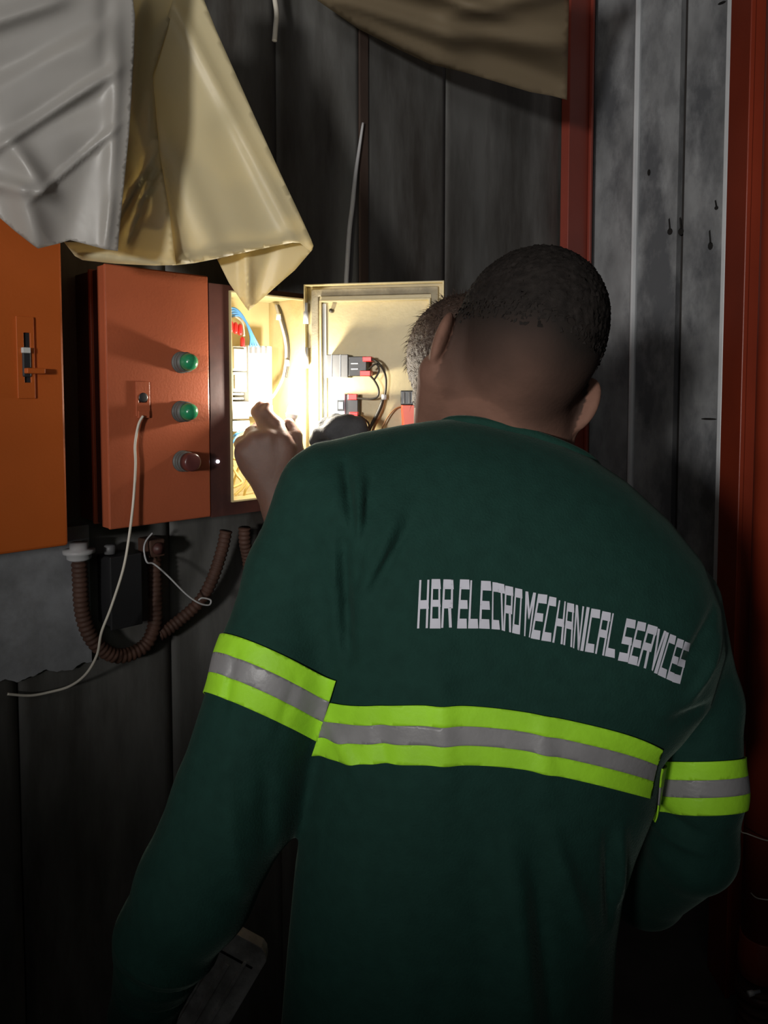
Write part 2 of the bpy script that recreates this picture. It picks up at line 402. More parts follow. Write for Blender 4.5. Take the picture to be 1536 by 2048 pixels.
ring_box('latch_plate', W, la, lb, lz0, lz1, (.005, .005, .022, .028), .0003, .003, 'orange_paint_muted', b2, .0008)
ha, hz = W.at(285, 795, 0)
lathe('key_hole', W.pt(ha, .0003, hz), W.n, [(0, .0085), (.003, .0080), (.0035, .006)], 'black_plastic', b2, 16)
box('latch_stub', W, ha - .010, ha + .010, .0005, .005, hz - .034, hz - .022, 'orange_paint_muted', b2, .001)

# ------------------------------------------------------------------ lit enclosure with its door swung open
e0 = s1 + .0015; e1 = W.at(617, 780, 0)[0]; eb = W.at(430, 1034, 0)[1]; et = W.at(420, 566, 0)[1]
o0, ot = W.at(457, 581, 0); o1 = W.at(606, 780, 0)[0]; ob = W.at(465, 1004, 0)[1]
en = empty('control_enclosure', W.pt((e0 + e1) / 2, MW, eb), 'open control enclosure lit from inside, cream lined with wiring and open door', 'enclosure')
bm = bmesh.new()
for a in ((e0, e0 + .003, MW + .0005, -.002, eb, et), (e1 - .003, e1, MW + .0005, -.002, eb, et),
          (e0 + .003, e1 - .003, MW + .0005, -.002, eb, eb + .003), (e0 + .003, e1 - .003, MW + .0005, -.002, et - .003, et)):
    add_box(bm, W, *a)
bmesh.ops.remove_doubles(bm, verts=bm.verts, dist=1e-5)
bm_obj('shell', bm, 'maroon_shade_paint', en)
ring_box('front_frame', W, e0, e1, eb, et, (o0 - e0, e1 - o1, ob - eb, et - ot), -.002, 0, 'maroon_shade_paint', en)  # backlit orange-red frame, its shade is in the dark paint colour
MB = MW + .018
box('mounting_plate', W, e0 + .004, e1 - .006, MB - .004, MB, eb + .006, et - .006, 'cream_paint', en)
box('side_lining', W, o1 + .0005, o1 + .0035, MB + .0005, -.0025, ob - .004, ot + .004, 'cream_paint', en)
box('side_lining', W, o0 - .004, o0 - .001, MB + .0005, -.0025, ob - .004, ot + .004, 'cream_paint', en)
box('top_lining', W, o0, o1, MB + .0005, -.0025, ot + .001, ot + .004, 'cream_paint', en)
box('bottom_lining', W, o0, o1, MB + .0005, -.0025, ob - .004, ob - .001, 'cream_paint', en)
ring_box('sealing_edge', W, o0, o1, ob, ot, (.0025, .003, .004, .004), -.001, .006, 'cream_paint', en, .0008)
lathe('indicator_lamp', W.pt(W.at(435, 923, 0)[0], .0002, W.at(435, 923, 0)[1]), W.n, [(0, .0032), (.002, .003), (.003, .0015)], 'led_white', en, 12)
def dev(name, u0, u1, v0, v1, mf, m, parent=en, bevel=.0015, mb=None):
    """block on the mounting plate whose front face covers the given pixels"""
    a, z1 = W.at(u0, v0, mf); b, z0 = W.at(u1, v1, mf)
    return box(name, W, a, b, MB + .0005 if mb is None else mb, mf, z0, z1, m, parent, bevel)
ct = dev('contactor', 466, 494, 692, 742, -.050, 'light_grey_plastic'); ct['label'] = 'grey contactor'
dev('contactor_face', 468, 492, 697, 738, -.046, 'light_grey_plastic', ct, .001, -.0495)
c2_ = dev('overload_relay', 466, 494, 744, 784, -.052, 'light_grey_plastic')
dev('relay_dial', 470, 490, 750, 778, -.049, 'light_grey_plastic', c2_, .001, -.0515)
tb = dev('terminal_block', 497, 545, 690, 832, -.060, 'white_plastic'); tb['label'] = 'white terminal block'
for k in range(4): dev('terminal_slot', 500 + k * 10, 505 + k * 10, 693, 707, -.0585, 'grey_plastic', tb, .0005, -.0598)
rail = dev('mounting_rail', 462, 500, 786, 790, -.075, 'bright_zinc', en, .0006)
dev('mounting_rail', 462, 500, 795, 799, -.075, 'bright_zinc', en, .0006)
dev('relay', 463, 499, 803, 838, -.060, 'grey_plastic')
tb2 = dev('clear_terminal_strip', 462, 500, 842, 862, -.068, 'clear_blue_plastic')
for k in range(4): dev('terminal_clip', 464 + k * 9, 470 + k * 9, 845, 858, -.0665, 'white_plastic', tb2, .0005, -.0678)
for k, (u, v) in enumerate([(462, 652), (471, 655), (480, 658), (485, 684)]):
    s, z = W.at(u, v, -.055)
    lathe('crimp_terminal', W.pt(s, -.055, z - .012), (0, 0, 1), [(0, .003), (.004, .0046), (.018, .0046), (.022, .002)], 'red_plastic', en, 12)
def wpx(lst): return [W.pt(*((lambda r, m: (r[0], m, r[1]))(W.at(u, v, m), m))) for u, v, m in lst]
for k in range(4):
    j = k * 6
    tube('blue_wire', wpx([(454, 617 + j, -.075), (472 + j * .3, 618 + j * .7, -.065), (490 + j * .2, 640 + j * .4, -.06), (501 + k * 3 - j * .2, 672, -.058), (500 + k * 9 - j * .5, 694, -.060)]), .0022, 'blue_wire', en, 8)
tube('white_wire', wpx([(456, 640, -.08), (470, 633, -.07), (484, 645, -.062), (488, 672, -.056)]), .0022, 'white_wire', en)
MS = -.030
cab = [(552, 610, -.085), (560, 640, -.06), (570, 680, -.048), (572, 715, -.045), (566, 755, -.05), (548, 790, -.058), (536, 800, -.062)]
tube('cable_loom', wpx(cab), .0030, 'grey_cable', en)
tube('cable_loom', wpx([(u + 6, v, m + .006) for u, v, m in cab[:5]]), .0024, 'dark_wire', en)
for u, v, m in ((557, 634, -.062), (574, 726, -.04)):
    s, z = W.at(u, v, m); lathe('cable_clip', W.pt(s, m, z - .006), (0, 0, 1), [(0, .005), (.012, .005)], 'white_plastic', en, 10)
for k, l in enumerate([[(462, 985, -.09), (478, 935, -.07), (492, 930, -.06), (492, 965, -.06), (470, 990, -.07)],
                       [(464, 930, -.09), (474, 950, -.07), (484, 965, -.06), (466, 975, -.065)],
                       [(488, 996, -.07), (492, 978, -.06), (508, 960, -.055), (524, 950, -.06)],
                       [(462, 915, -.09), (482, 925, -.07), (500, 950, -.06), (512, 990, -.07)]]):
    tube('yellow_wire', wpx(l), .0026, 'yellow_wire', en)
for l in ([(460, 880, -.08), (472, 868, -.06), (486, 862, -.06)], [(458, 893, -.08), (466, 884, -.06), (480, 862, -.064)]):
    tube('blue_wire', wpx(l), .0022, 'blue_wire', en)

# the open door
H = P(613, 780, 1.462); E = P(889, 780, 1.414)
dv = (E - H); dv.z = 0; dl = dv.length; dv.normalize()
D = Frame((H.x, H.y), (dv.x, dv.y), (dv.y, -dv.x))          # outward side of this frame faces the room
dt = D.at(750, 567, 0)[1]; db = dt - .425
dr = box('door', D, 0, dl, -.004, -.001, db, dt, 'cream_paint', en, .0008); dr['label'] = 'cream inner face of the open door'
ring_box('door_rim', D, 0, dl, db, dt, (.003, .003, .003, .003), -.001, .016, 'cream_paint', dr, .0008)
g0, gz1 = D.at(640, 601, .004); g1, _ = D.at(862, 601, .004); gz0 = db + .022
ring_box('gasket', D, g0 - .017, g1 + .014, gz0 - .014, gz1 + .022, (.014, .014, .014, .014), -.0008, .0055, 'gasket_rubber', dr, .002)
ring_box('inner_flange', D, g0, g1, gz0, gz1, (.0045, .004, .004, .004), -.0008, .011, 'cream_paint', dr, .001)
box('grey_edge_strip', D, g0 + .0046, g0 + .012, -.0008, .0035, gz0 + .006, gz1 - .006, 'light_grey_plastic', dr, .0008)
for z in (dt - .055, dt - .14): lathe('hinge', D.pt(.003, .012, z - .02), (0, 0, 1), [(0, .005), (.022, .005), (.023, .0042), (.04, .0042)], 'grey_cable', dr, 12)
a, z_ = D.at(664, 622, 0); lathe('stud', D.pt(a, -.0008, z_), D.n, [(0, .004), (.010, .004), (.012, .0025)], 'dark_wire', dr, 10)
def ddev(name, u0, u1, v0, v1, mf, m, parent, mb=-.0008, bevel=.0012):
    a, z1 = D.at(u0, v0, mf); b, z0 = D.at(u1, v1, mf)
    return box(name, D, a, b, mb, mf, z0, z1, m, parent, bevel)
sw = ddev('switch_block', 653, 696, 709, 755, .030, 'grey_plastic', dr); sw['label'] = 'upper black switch block on the door'
ddev('switch_body', 697, 733, 713, 752, .034, 'black_plastic', sw)
ddev('slot_mark', 663, 664, 709, 754, .0306, 'light_grey_plastic', sw, .0299, .0001); ddev('slot_mark', 680, 681, 709, 754, .0306, 'light_grey_plastic', sw, .0299, .0001)
ddev('red_terminal', 725, 743, 713, 723, .042, 'red_plastic', sw, .020); ddev('red_terminal', 720, 741, 741, 752, .044, 'red_plastic', sw, .020)
for v in (726, 737): ddev('contact_strip', 702, 716, v, v + 2, .0348, 'bright_zinc', sw, .0339, .0002)
ds = ddev('meter_block', 666, 690, 787, 829, .024, 'clear_blue_plastic', dr); ds['label'] = 'lower clear blue terminal block on the door'
ddev('meter_body', 690, 716, 789, 832, .022, 'black_plastic', ds)
ddev('window_frame', 674, 688, 800, 822, .0252, 'black_plastic', ds, .0238, .0005); ddev('window_glass', 677, 686, 804, 818, .0262, 'clear_blue_plastic', ds, .0251, .0004)
ddev('red_terminal', 695, 714, 788, 800, .032, 'red_plastic', ds, .0215); ddev('red_terminal', 698, 716, 824, 838, .034, 'red_plastic', ds, .0215)
def dpx(lst): return [D.pt(*((lambda r, m: (r[0], m, r[1]))(D.at(u, v, m), m))) for u, v, m in lst]
for nm, l, r_, m_ in (('switch_wire', [(738, 717, .038), (752, 722, .036), (766, 738, .03), (772, 760, .022), (770, 790, .015), (764, 800, .012)], .0022, 'dark_wire'),
                      ('switch_wire', [(735, 747, .040), (748, 760, .036), (757, 778, .032), (755, 793, .030), (740, 798, .030), (712, 796, .030)], .0020, 'dark_wire'),
                      ('switch_wire', [(738, 738, .040), (752, 728, .036), (758, 742, .034), (748, 760, .034)], .0018, 'dark_wire'),
                      ('door_loom', [(767, 790, .014), (764, 805, .012), (756, 825, .012), (742, 852, .016), (730, 880, .02)], .0034, 'dark_wire'),
                      ('door_loom', [(770, 792, .012), (766, 815, .008), (752, 845, .010), (738, 880, .016)], .0026, 'brown_wire'),
                      ('meter_wire', [(714, 830, .030), (728, 838, .028), (738, 850, .024), (732, 872, .024)], .0020, 'dark_wire'),
                      ('yellow_wire', [(700, 834, .030), (712, 846, .032), (728, 842, .03), (730, 860, .028), (722, 880, .026)], .0028, 'orange_wire'),
                      ('white_wire', [(690, 838, .028), (704, 850, .034), (720, 852, .034), (726, 866, .030), (718, 885, .026)], .0022, 'white_wire'),
                      ('white_wire', [(726, 856, .03), (736, 862, .03), (728, 876, .03)], .0018, 'white_wire')):
    tube(nm, dpx(l), r_, m_, dr)
s, z = D.at(768, 794, .013); lathe('cable_clip', D.pt(s, .013, z - .005), (0, 0, 1), [(0, .0055), (.010, .0055)], 'white_plastic', dr, 10)
# red tester hanging on the door, with its lead
ta, tz1 = D.at(803, 781, .002); tb_, _ = D.at(846, 781, .002); tz0 = D.at(803, 872, .002)[1]; tm = D.at(803, 810, .002)[1]
ts = empty('tester', D.pt((ta + tb_) / 2, .002, tz0), 'red handheld tester with a black top hanging on the open door', 'tester')
bm = bmesh.new()
for z, g in ((tz0, .004), (tz0 + .012, .0015), ((tz0 + tm) / 2, .002), (tm - .004, 0), (tm, .0005)):
    for s in (0, 1): pass
rings = []
for z, g in ((tz0, .006), (tz0 + .010, .003), ((tz0 + tm) / 2, .003), (tm - .004, 0), (tm, .0006)):
    rings.append([bm.verts.new(D.pt(s, m, z)) for s, m in ((ta + g, .0015), (tb_ - g, .0015), (tb_ - g * .6, .010), (tb_ - .004 - g, .018), (ta + .004 + g, .018), (ta + g * .6, .010))])
for i in range(4):
    for k in range(6): bm.faces.new((rings[i][k], rings[i][(k + 1) % 6], rings[i + 1][(k + 1) % 6], rings[i + 1][k]))
bm.faces.new(rings[0][::-1]); bm.faces.new(rings[-1])
bm_obj('case', bm, 'orange_red_plastic', ts, False, .0008)
box('head', D, ta, tb_, .0015, .016, tm + .0002, tz1, 'black_plastic', ts, .002)
for k in range(3):
    q = ta + .006 + k * .010; box('grip_rib', D, q, q + .003, .0158, .019, tm + .003, tz1 - .003, 'grey_plastic', ts, .0006)
tube('test_lead', dpx([(806, 812, .008), (790, 818, .012), (775, 835, .016), (764, 858, .018), (760, 885, .02)]), .0014, 'brown_wire', ts, 6)

# ------------------------------------------------------------------ cables and conduits
tag(tube('thin_wire', wpx([(286, 832, .0085), (277, 850, .0085), (270, 890, .010), (271, 930, .012), (267, 1000, .014), (258, 1075, .02), (246, 1140, .02), (222, 1215, .01), (203, 1265, 0.0), (194, 1310, -.02), (172, 1348, -.05), (140, 1372, -.09), (100, 1384, -.112), (60, 1391, -.120), (15, 1388, -.123)]), .0023, 'white_wire', None, 8),
    'long thin white wire dangling from the latch of the pilot light box', 'wire')
tag(tube('hooked_wire', wpx([(305, 1066, -.08), (292, 1082, -.08), (288, 1100, -.075), (294, 1124, -.07), (308, 1128, -.07), (336, 1152, -.06), (372, 1188, -.055), (398, 1206, -.05), (418, 1210, -.05), (421, 1200, -.052), (404, 1196, -.055), (396, 1202, -.056)]), .0017, 'grey_cable', None, 6),
    'short grey wire ending in a small loop below the boxes', 'wire')
def conduit(pts, r, label):
    bm = bmesh.new(); sp = spline(wpx(pts), 14)
    L_ = [0]
    for a, b in zip(sp, sp[1:]): L_.append(L_[-1] + (b - a).length)
    n = int(L_[-1] / .0022); q = []
    for k in range(n + 1):
        t = L_[-1] * k / n; i = max(j for j in range(len(L_)) if L_[j] <= t + 1e-9); i = min(i, len(sp) - 2)
        q.append(sp[i].lerp(sp[i + 1], (t - L_[i]) / max(L_[i + 1] - L_[i], 1e-9)))
    add_tube(bm, q, lambda i, N: r * (1.0 if i % 4 < 2 else .86), 12)
    return tag(bm_obj('flexible_conduit', bm, 'conduit_rust', None, True), label, 'conduit')
c1 = conduit([(158, 1108, -.09), (160, 1150, -.095), (166, 1230, -.10), (190, 1285, -.10), (235, 1312, -.10), (285, 1295, -.10), (308, 1255, -.10), (310, 1200, -.10), (308, 1110, -.105)], .0135, 'rusty ribbed conduit looping down from the left boxes')
c2 = conduit([(452, 1062, -.075), (444, 1100, -.08), (424, 1160, -.085), (398, 1205, -.09), (350, 1248, -.10), (318, 1270, -.10)], .0125, 'rusty ribbed conduit slanting down under the lit enclosure')
c3 = conduit([(489, 1056, -.075), (490, 1085, -.08), (497, 1125, -.09), (500, 1200, -.095)], .0125, 'short ribbed conduit beside the green left sleeve')
s, z = W.at(158, 1106, -.09)
g_ = lathe('conduit_gland', W.pt(s, -.09, z - .012), (0, 0, 1), [(0, .016), (.003, .020), (.010, .020), (.012, .026), (.018, .026), (.019, .015), (.03, .015)], 'grey_cable', None, 16)
tag(g_, 'grey round gland capping the left conduit below the switch box', 'conduit gland')
jb = empty('junction_box', W.pt(*[(W.at(262, 1250, -.06)[0]), MW, W.at(262, 1250, -.06)[1]]), 'small black junction box on the wall inside the conduit loop', 'junction box')
a, z1 = W.at(222, 1118, -.07); b, z0 = W.at(282, 1245, -.07)
box('body', W, a, b, MW + .001, -.075, z0, z1, 'black_plastic', jb, .003); box('lid', W, a - .003, b + .003, -.0745, -.068, z0 - .003, z1 + .003, 'black_plastic', jb, .002)
lathe('cable_entry', W.pt(a + .012, -.10, z1 + .003), (0, 0, 1), [(0, .010), (.014, .010), (.016, .007)], 'grey_plastic', jb, 14)
a, z1 = W.at(300, 1082, -.08); b, z0 = W.at(332, 1112, -.08)
kb = empty('cable_socket', W.pt((a + b) / 2, MW, z0), 'small reddish cable socket under the pilot light box', 'socket')
box('body', W, a, b, MW + .001, -.082, z0, z1, 'conduit_rust', kb, .003)
lathe('collar', W.pt((a + b) / 2, -.0815, (z0 + z1) / 2), W.n, [(0, .011), (.006, .011), (.007, .008), (.010, .008)], 'maroon_shade_paint', kb, 16)
# strap and cable on the wall above
st = tag(tube('hanging_strap', px([(545, -120, 1.55), (548, -20, 1.55), (553, 25, 1.552), (551, 55, 1.552), (549, 82, 1.552)]), .0052, 'white_wire', None, 8), 'short white strap end hanging at the top between plastic sheets', 'strap')
cc = [(726, 246), (718, 300), (711, 350), (705, 410), (699, 460), (695, 520), (692, 575)]
pts = wpx([(u, v, MW + .006) for u, v in cc])
bm = bmesh.new(); add_tube(bm, spline(pts, 6), lambda i, N: .0028 + .0028 * min(1, i / N * 2.2), 8)
tag(bm_obj('grey_cable', bm, 'grey_cable', None, True), 'thin grey cable running down the dark wall to the open door', 'cable')

# ------------------------------------------------------------------ plastic sheets
def film(name, outline, base, creases, m, parent, step=11, noise=.0, seed=1):
    """thin sheet: outline in pixels, distance base(u, v) shaped by creases (u0,v0,u1,v1,height,width,kind)"""
    out = [Vector(p) for p in outline]; n = len(out)
    vs = []; ed = []
    for i in range(n):
        a, b = out[i], out[(i + 1) % n]; k = max(1, int((b - a).length / step))
        for j in range(k): vs.append(a.lerp(b, j / k))
    nb = len(vs); ed = [(i, (i + 1) % nb) for i in range(nb)]
    xs = [p.x for p in out]; ys = [p.y for p in out]
    def inside(p):
        c = False; j = n - 1
        for i in range(n):
            if (out[i].y > p.y) != (out[j].y > p.y) and p.x < (out[j].x - out[i].x) * (p.y - out[i].y) / (out[j].y - out[i].y) + out[i].x: c = not c
            j = i
        return c
    def dist(p):
        return min((p - geometry.intersect_point_line(p, vs[i], vs[(i + 1) % nb])[0]).length if 0 <= geometry.intersect_point_line(p, vs[i], vs[(i + 1) % nb])[1] <= 1 else min((p - vs[i]).length, (p - vs[(i + 1) % nb]).length) for i in range(nb))
    rnd = random.Random(seed); y = min(ys)
    k = 0
    while y < max(ys):
        x = min(xs) + (step * .5 if k % 2 else 0)
        while x < max(xs):
            p = Vector((x + rnd.uniform(-1, 1), y + rnd.uniform(-1, 1)))
            if inside(p) and min((p - q).length for q in vs[:nb]) > step * .55: vs.append(p)
            x += step
        y += step * .87; k += 1
    r = geometry.delaunay_2d_cdt(vs, ed, [], 1, 1e-4)
    def depth(u, v):
        d = base(u, v)
        for c in creases:
            u0, v0, u1, v1, h, w = c[:6]; kind = c[6] if len(c) > 6 else 'ridge'
            L = math.hypot(u1 - u0, v1 - v0); tx, ty = (u1 - u0) / L, (v1 - v0) / L
            t = (u - u0) * tx + (v - v0) * ty; s = -(u - u0) * ty + (v - v0) * tx
            fade = 1 / (1 + math.exp(-(t + 10) / 14)) * 1 / (1 + math.exp((t - L - 10) / 14))
            if kind == 'ridge': d -= h * math.exp(-(s / w) ** 2) * fade
            elif kind == 'tent': d -= h * max(0, 1 - abs(s) / w) * fade
            else: d -= h / (1 + math.exp(-s / w)) * fade
        return d
    me = bpy.data.meshes.new(name)
    me.from_pydata([P(p.x, p.y, depth(p.x, p.y)) for p in r[0]], [], [tuple(f) for f in r[2]])
    o = link(name, me, m, parent, True)
    sd = o.modifiers.new('thickness', 'SOLIDIFY'); sd.thickness = .0006; sd.offset = 0
    return o
p1 = empty('plastic_sheet', P(130, -60, 1.0), 'wrinkled pale grey plastic sheet draped over the orange switch box', 'plastic sheet')
film('drape', [(-60, -140), (268, -140), (264, -40), (267, 10), (270, 30), (268, 110), (263, 190), (258, 270), (250, 350), (243, 420), (238, 470), (236, 502), (212, 499), (170, 488), (140, 480), (118, 487), (76, 497), (66, 490), (30, 462), (0, 436), (-60, 380)],
     lambda u, v: .985 + .00020 * (u - 100) + .00008 * (v - 200),
     [(-60, 330, 210, 155, .009, 12), (80, 385, 215, 270, .006, 7), (-60, 190, 205, 48, .012, 5, 'step'), (30, 300, 95, 385, .014, 20), (-60, 355, 80, 385, .012, 16), (-60, 60, 120, 0, .010, 20),
      (232, 20, 216, 480, .003, 16), (204, -100, 200, 110, .006, 6, 'step'), (76, 497, 40, 380, .02, 30), (222, 400, 210, 500, .004, 9), (236, 130, 226, 330, .003, 12), (130, 490, 180, 300, -.006, 40), (60, 250, 200, 200, -.005, 30)],
     'film_grey', p1, 6)
p2 = empty('plastic_sheet', P(430, -60, 1.15), 'cream plastic sheet folded to a point hanging in front of the lit enclosure', 'plastic sheet')
film('front_fold', [(330, -140), (370, -140), (398, -20), (408, 0), (432, 60), (470, 145), (510, 235), (560, 345), (600, 430), (622, 478), (627, 492), (622, 503), (600, 486), (585, 485), (520, 498), (430, 518), (390, 526), (345, 531), (338, 500), (324, 430), (316, 380), (309, 310), (303, 265), (283, 186), (298, 140), (320, 80), (345, 0)],
     lambda u, v: 1.13 + .00026 * (u - 300) + .00006 * v,
     [(345, 0, 585, 470, .007, 13), (300, 200, 430, 500, .007, 26), (345, 531, 600, 484, -.008, 14), (318, 330, 360, 520, .010, 16), (450, 250, 540, 470, -.007, 40)],
     'film_cream', p2, 9, seed=2)
film('lower_fold', [(432, 514), (470, 506), (520, 494), (585, 481), (604, 482), (622, 496), (626, 498), (590, 540), (560, 566), (497, 622), (480, 598), (458, 566)],
     lambda u, v: 1.245 + .00016 * (u - 430) + .00015 * (v - 500),
     [(497, 622, 492, 500, .012, 16, 'tent'), (540, 500, 515, 590, -.006, 16)], 'film_cream', p2, 8, seed=3)
film('rear_fold', [(255, -140), (350, -140), (352, 0), (325, 90), (305, 150), (318, 300), (340, 430), (352, 530), (310, 531), (230, 527), (165, 520), (150, 512), (128, 484), (215, 486), (232, 430), (246, 330), (256, 200), (260, 40)],
     lambda u, v: 1.10 + .00030 * (u - 200),
     [(238, 440, 312, 300, .022, 10, 'tent'), (262, 470, 312, 330, .018, 9, 'tent'), (285, 0, 270, 200, .012, 14), (300, 180, 300, 260, .01, 12), (150, 505, 340, 526, .014, 10), (255, 300, 300, 420, -.018, 24)],
     'film_cream', p2, 9, seed=4)
# canopy of film sagging at the top
cz = [(600, -140, 1.85), (640, -140, 1.85)]
p3 = empty('plastic_canopy', P(900, -100, 1.7), 'brownish translucent plastic sheet sagging overhead beside the red trim', 'plastic sheet')
film('sag', [(560, -200), (1190, -200), (1160, -100), (1138, 0), (1136, 100), (1134, 200), (1105, 192), (1060, 184), (1000, 166), (930, 145), (860, 128), (800, 100), (755, 77), (718, 58), (680, 32), (628, -4)],
     lambda u, v: 1.62 + .0010 * (v + 20) + .0002 * (u - 800),
     [(640, -10, 900, 70, .03, 20), (900, 70, 1130, 90, .03, 24), (720, -60, 1000, 30, .03, 16), (900, 30, 1130, -20, .02, 18), (690, 34, 900, 128, .02, 12), (950, 90, 1140, 170, -.03, 28)],
     'film_brown', p3, 11, seed=5)

# ------------------------------------------------------------------ figures: smooth solids sampled on a grid
def smin(a, b, k):
    h = np.clip(.5 + .5 * (b - a) / k, 0, 1)
    return b * (1 - h) + a * h - k * h * (1 - h)
class Field:
    def __init__(self, lo, hi, h):
        self.lo = np.array(lo, float); self.h = h
        self.n = (np.ceil((np.array(hi) - self.lo) / h)).astype(int) + 1
        self.f = np.full(self.n, 1.0, np.float32)
        self.ax = [self.lo[i] + h * np.arange(self.n[i]) for i in range(3)]
    def blk(self, lo, hi):
        sl = []
        for i in range(3):
            a = int(np.clip(math.floor((lo[i] - self.lo[i]) / self.h), 0, self.n[i])); b = int(np.clip(math.ceil((hi[i] - self.lo[i]) / self.h) + 1, 0, self.n[i]))
            sl.append(slice(a, b))
        X = self.ax[0][sl[0]][:, None, None]; Y = self.ax[1][sl[1]][None, :, None]; Z = self.ax[2][sl[2]][None, None, :]
        return tuple(sl), X, Y, Z
    def add(self, fn, lo, hi, k=.01, mode='u'):
        sl, X, Y, Z = self.blk(lo, hi)
        if any(s.stop <= s.start for s in sl): return
        g = fn(X, Y, Z)
        if mode == 'u': self.f[sl] = smin(self.f[sl], g, k)
        else: self.f[sl] = -smin(-self.f[sl], g, k)
    def cone(self, a, b, ra, rb, k=.01):
        a = np.array(a, float); b = np.array(b, float); m = max(ra, rb) + .03 + k
        ab = b - a; L2 = max(ab.dot(ab), 1e-9)
        def fn(X, Y, Z):
            t = np.clip(((X - a[0]) * ab[0] + (Y - a[1]) * ab[1] + (Z - a[2]) * ab[2]) / L2, 0, 1)
            return np.sqrt((X - a[0] - t * ab[0]) ** 2 + (Y - a[1] - t * ab[1]) ** 2 + (Z - a[2] - t * ab[2]) ** 2) - (ra + (rb - ra) * t)
        self.add(fn, np.minimum(a, b) - m, np.maximum(a, b) + m, k)
    def chain(self, pts, rs, k=.01):
        for i in range(len(pts) - 1): self.cone(pts[i], pts[i + 1], rs[i], rs[i + 1], k)
    def ell(self, c, r, rot=None, k=.01, mode='u'):
        c = np.array(c, float); r = np.array(r, float); m = r.max() + .03 + k
        Rm = np.array(rot) if rot is not None else np.eye(3)
        def fn(X, Y, Z):
            dx, dy, dz = X - c[0], Y - c[1], Z - c[2]
            q = [Rm[0][i] * dx + Rm[1][i] * dy + Rm[2][i] * dz for i in range(3)]
            k0 = np.sqrt(sum((q[i] / r[i]) ** 2 for i in range(3))) + 1e-9
            k1 = np.sqrt(sum((q[i] / r[i] ** 2) ** 2 for i in range(3))) + 1e-9
            return k0 * (k0 - 1) / k1
        self.add(fn, c - m, c + m, k, mode)
    def mesh(self, iso=0.0):
        f = self.f - iso; h = self.h; n = np.array(f.shape)
        ins = f < 0
        c = np.zeros(n - 1, np.int8)
        for i in (0, 1):
            for j in (0, 1):
                for k in (0, 1): c += ins[i:n[0] - 1 + i, j:n[1] - 1 + j, k:n[2] - 1 + k]
        act = np.argwhere((c > 0) & (c < 8))
        idx = np.full(n - 1, -1, np.int64); idx[tuple(act.T)] = np.arange(len(act))
        pos = np.zeros((len(act), 3)); cnt = np.zeros(len(act))
        cor = [(i, j, k) for i in (0, 1) for j in (0, 1) for k in (0, 1)]
        for A in cor:
            for ax in range(3):
                if A[ax]: continue
                B = list(A); B[ax] = 1
                fa = f[tuple((act + A).T)].astype(float); fb = f[tuple((act + B).T)].astype(float)
                x = (fa < 0) != (fb < 0)
                t = np.where(x, fa / np.where(x, fa - fb, 1), 0)
                p = np.tile(np.array(A, float), (len(act), 1)); p[:, ax] = t
                pos[x] += p[x]; cnt[x] += 1
        verts = self.lo + h * (act + pos / cnt[:, None])
        quads = []
        for ax in range(3):
            b, c2 = [i for i in range(3) if i != ax]
            s0 = [slice(None)] * 3; s1 = [slice(None)] * 3
            s0[ax] = slice(0, -1); s1[ax] = slice(1, None)
            e = np.argwhere(ins[tuple(s0)] != ins[tuple(s1)])
            e = e[(e[:, b] > 0) & (e[:, c2] > 0) & (e[:, b] < n[b] - 1) & (e[:, c2] < n[c2] - 1)]
            sg = ins[tuple(e.T)]
            q = []
            for db, dc in ((1, 1), (0, 1), (0, 0), (1, 0)):
                w = e.copy(); w[:, b] -= db; w[:, c2] -= dc; q.append(idx[tuple(w.T)])
            q = np.stack(q, 1)
            flip = sg if ax != 1 else ~sg
            q[~flip] = q[~flip][:, ::-1]
            quads.append(q)
        return verts, np.concatenate(quads)
def np_mesh(name, verts, quads, m, parent=None, smooth=True):
    me = bpy.data.meshes.new(name)
    me.from_pydata(verts.tolist(), [], quads.tolist()); me.update()
    return link(name, me, m, parent, smooth)
def arr(p): return np.array(p, float)
def pxr(lst):
    """[(u, v, d, radius in pixels)] -> points, radii in metres"""
    return [arr(P(u, v, d)) for u, v, d, r in lst], [r * d / FP for u, v, d, r in lst]
def hand(F, wrist, fdir, thumb, side_r=.042, curl=.45):
    """generic relaxed hand: five fingers from a palm"""
    w = Vector(wrist); d = Vector(fdir).normalized(); s = Vector(thumb); s = (s - d * s.dot(d)).normalized(); n = d.cross(s)
    pal = w + d * .085
    for q in (-.028, -.009, .010, .028): F.cone(w + s * q * .6, pal + s * q, .017, .013, .012)
    for q, L in ((.030, .070), (.010, .078), (-.010, .073), (-.029, .058)):
        p = pal + s * q; a = 0.15
        for f, r0, r1 in ((.45, .0100, .0092), (.32, .0092, .0085), (.23, .0085, .0072)):
            dd = d * math.cos(a) + n * math.sin(a); p2 = p + dd * (L * f); F.cone(p, p2, r0, r1, .004); p = p2; a += curl
    p = w + d * .025 + s * .025
    for L, r0, r1, k in ((.035, .014, .012, .8), (.030, .012, .010, .5), (.025, .010, .008, .35)):
        dd = (d * (1.1 - k) + s * k + n * .3).normalized(); p2 = p + dd * L; F.cone(p, p2, r0, r1, .005); p = p2

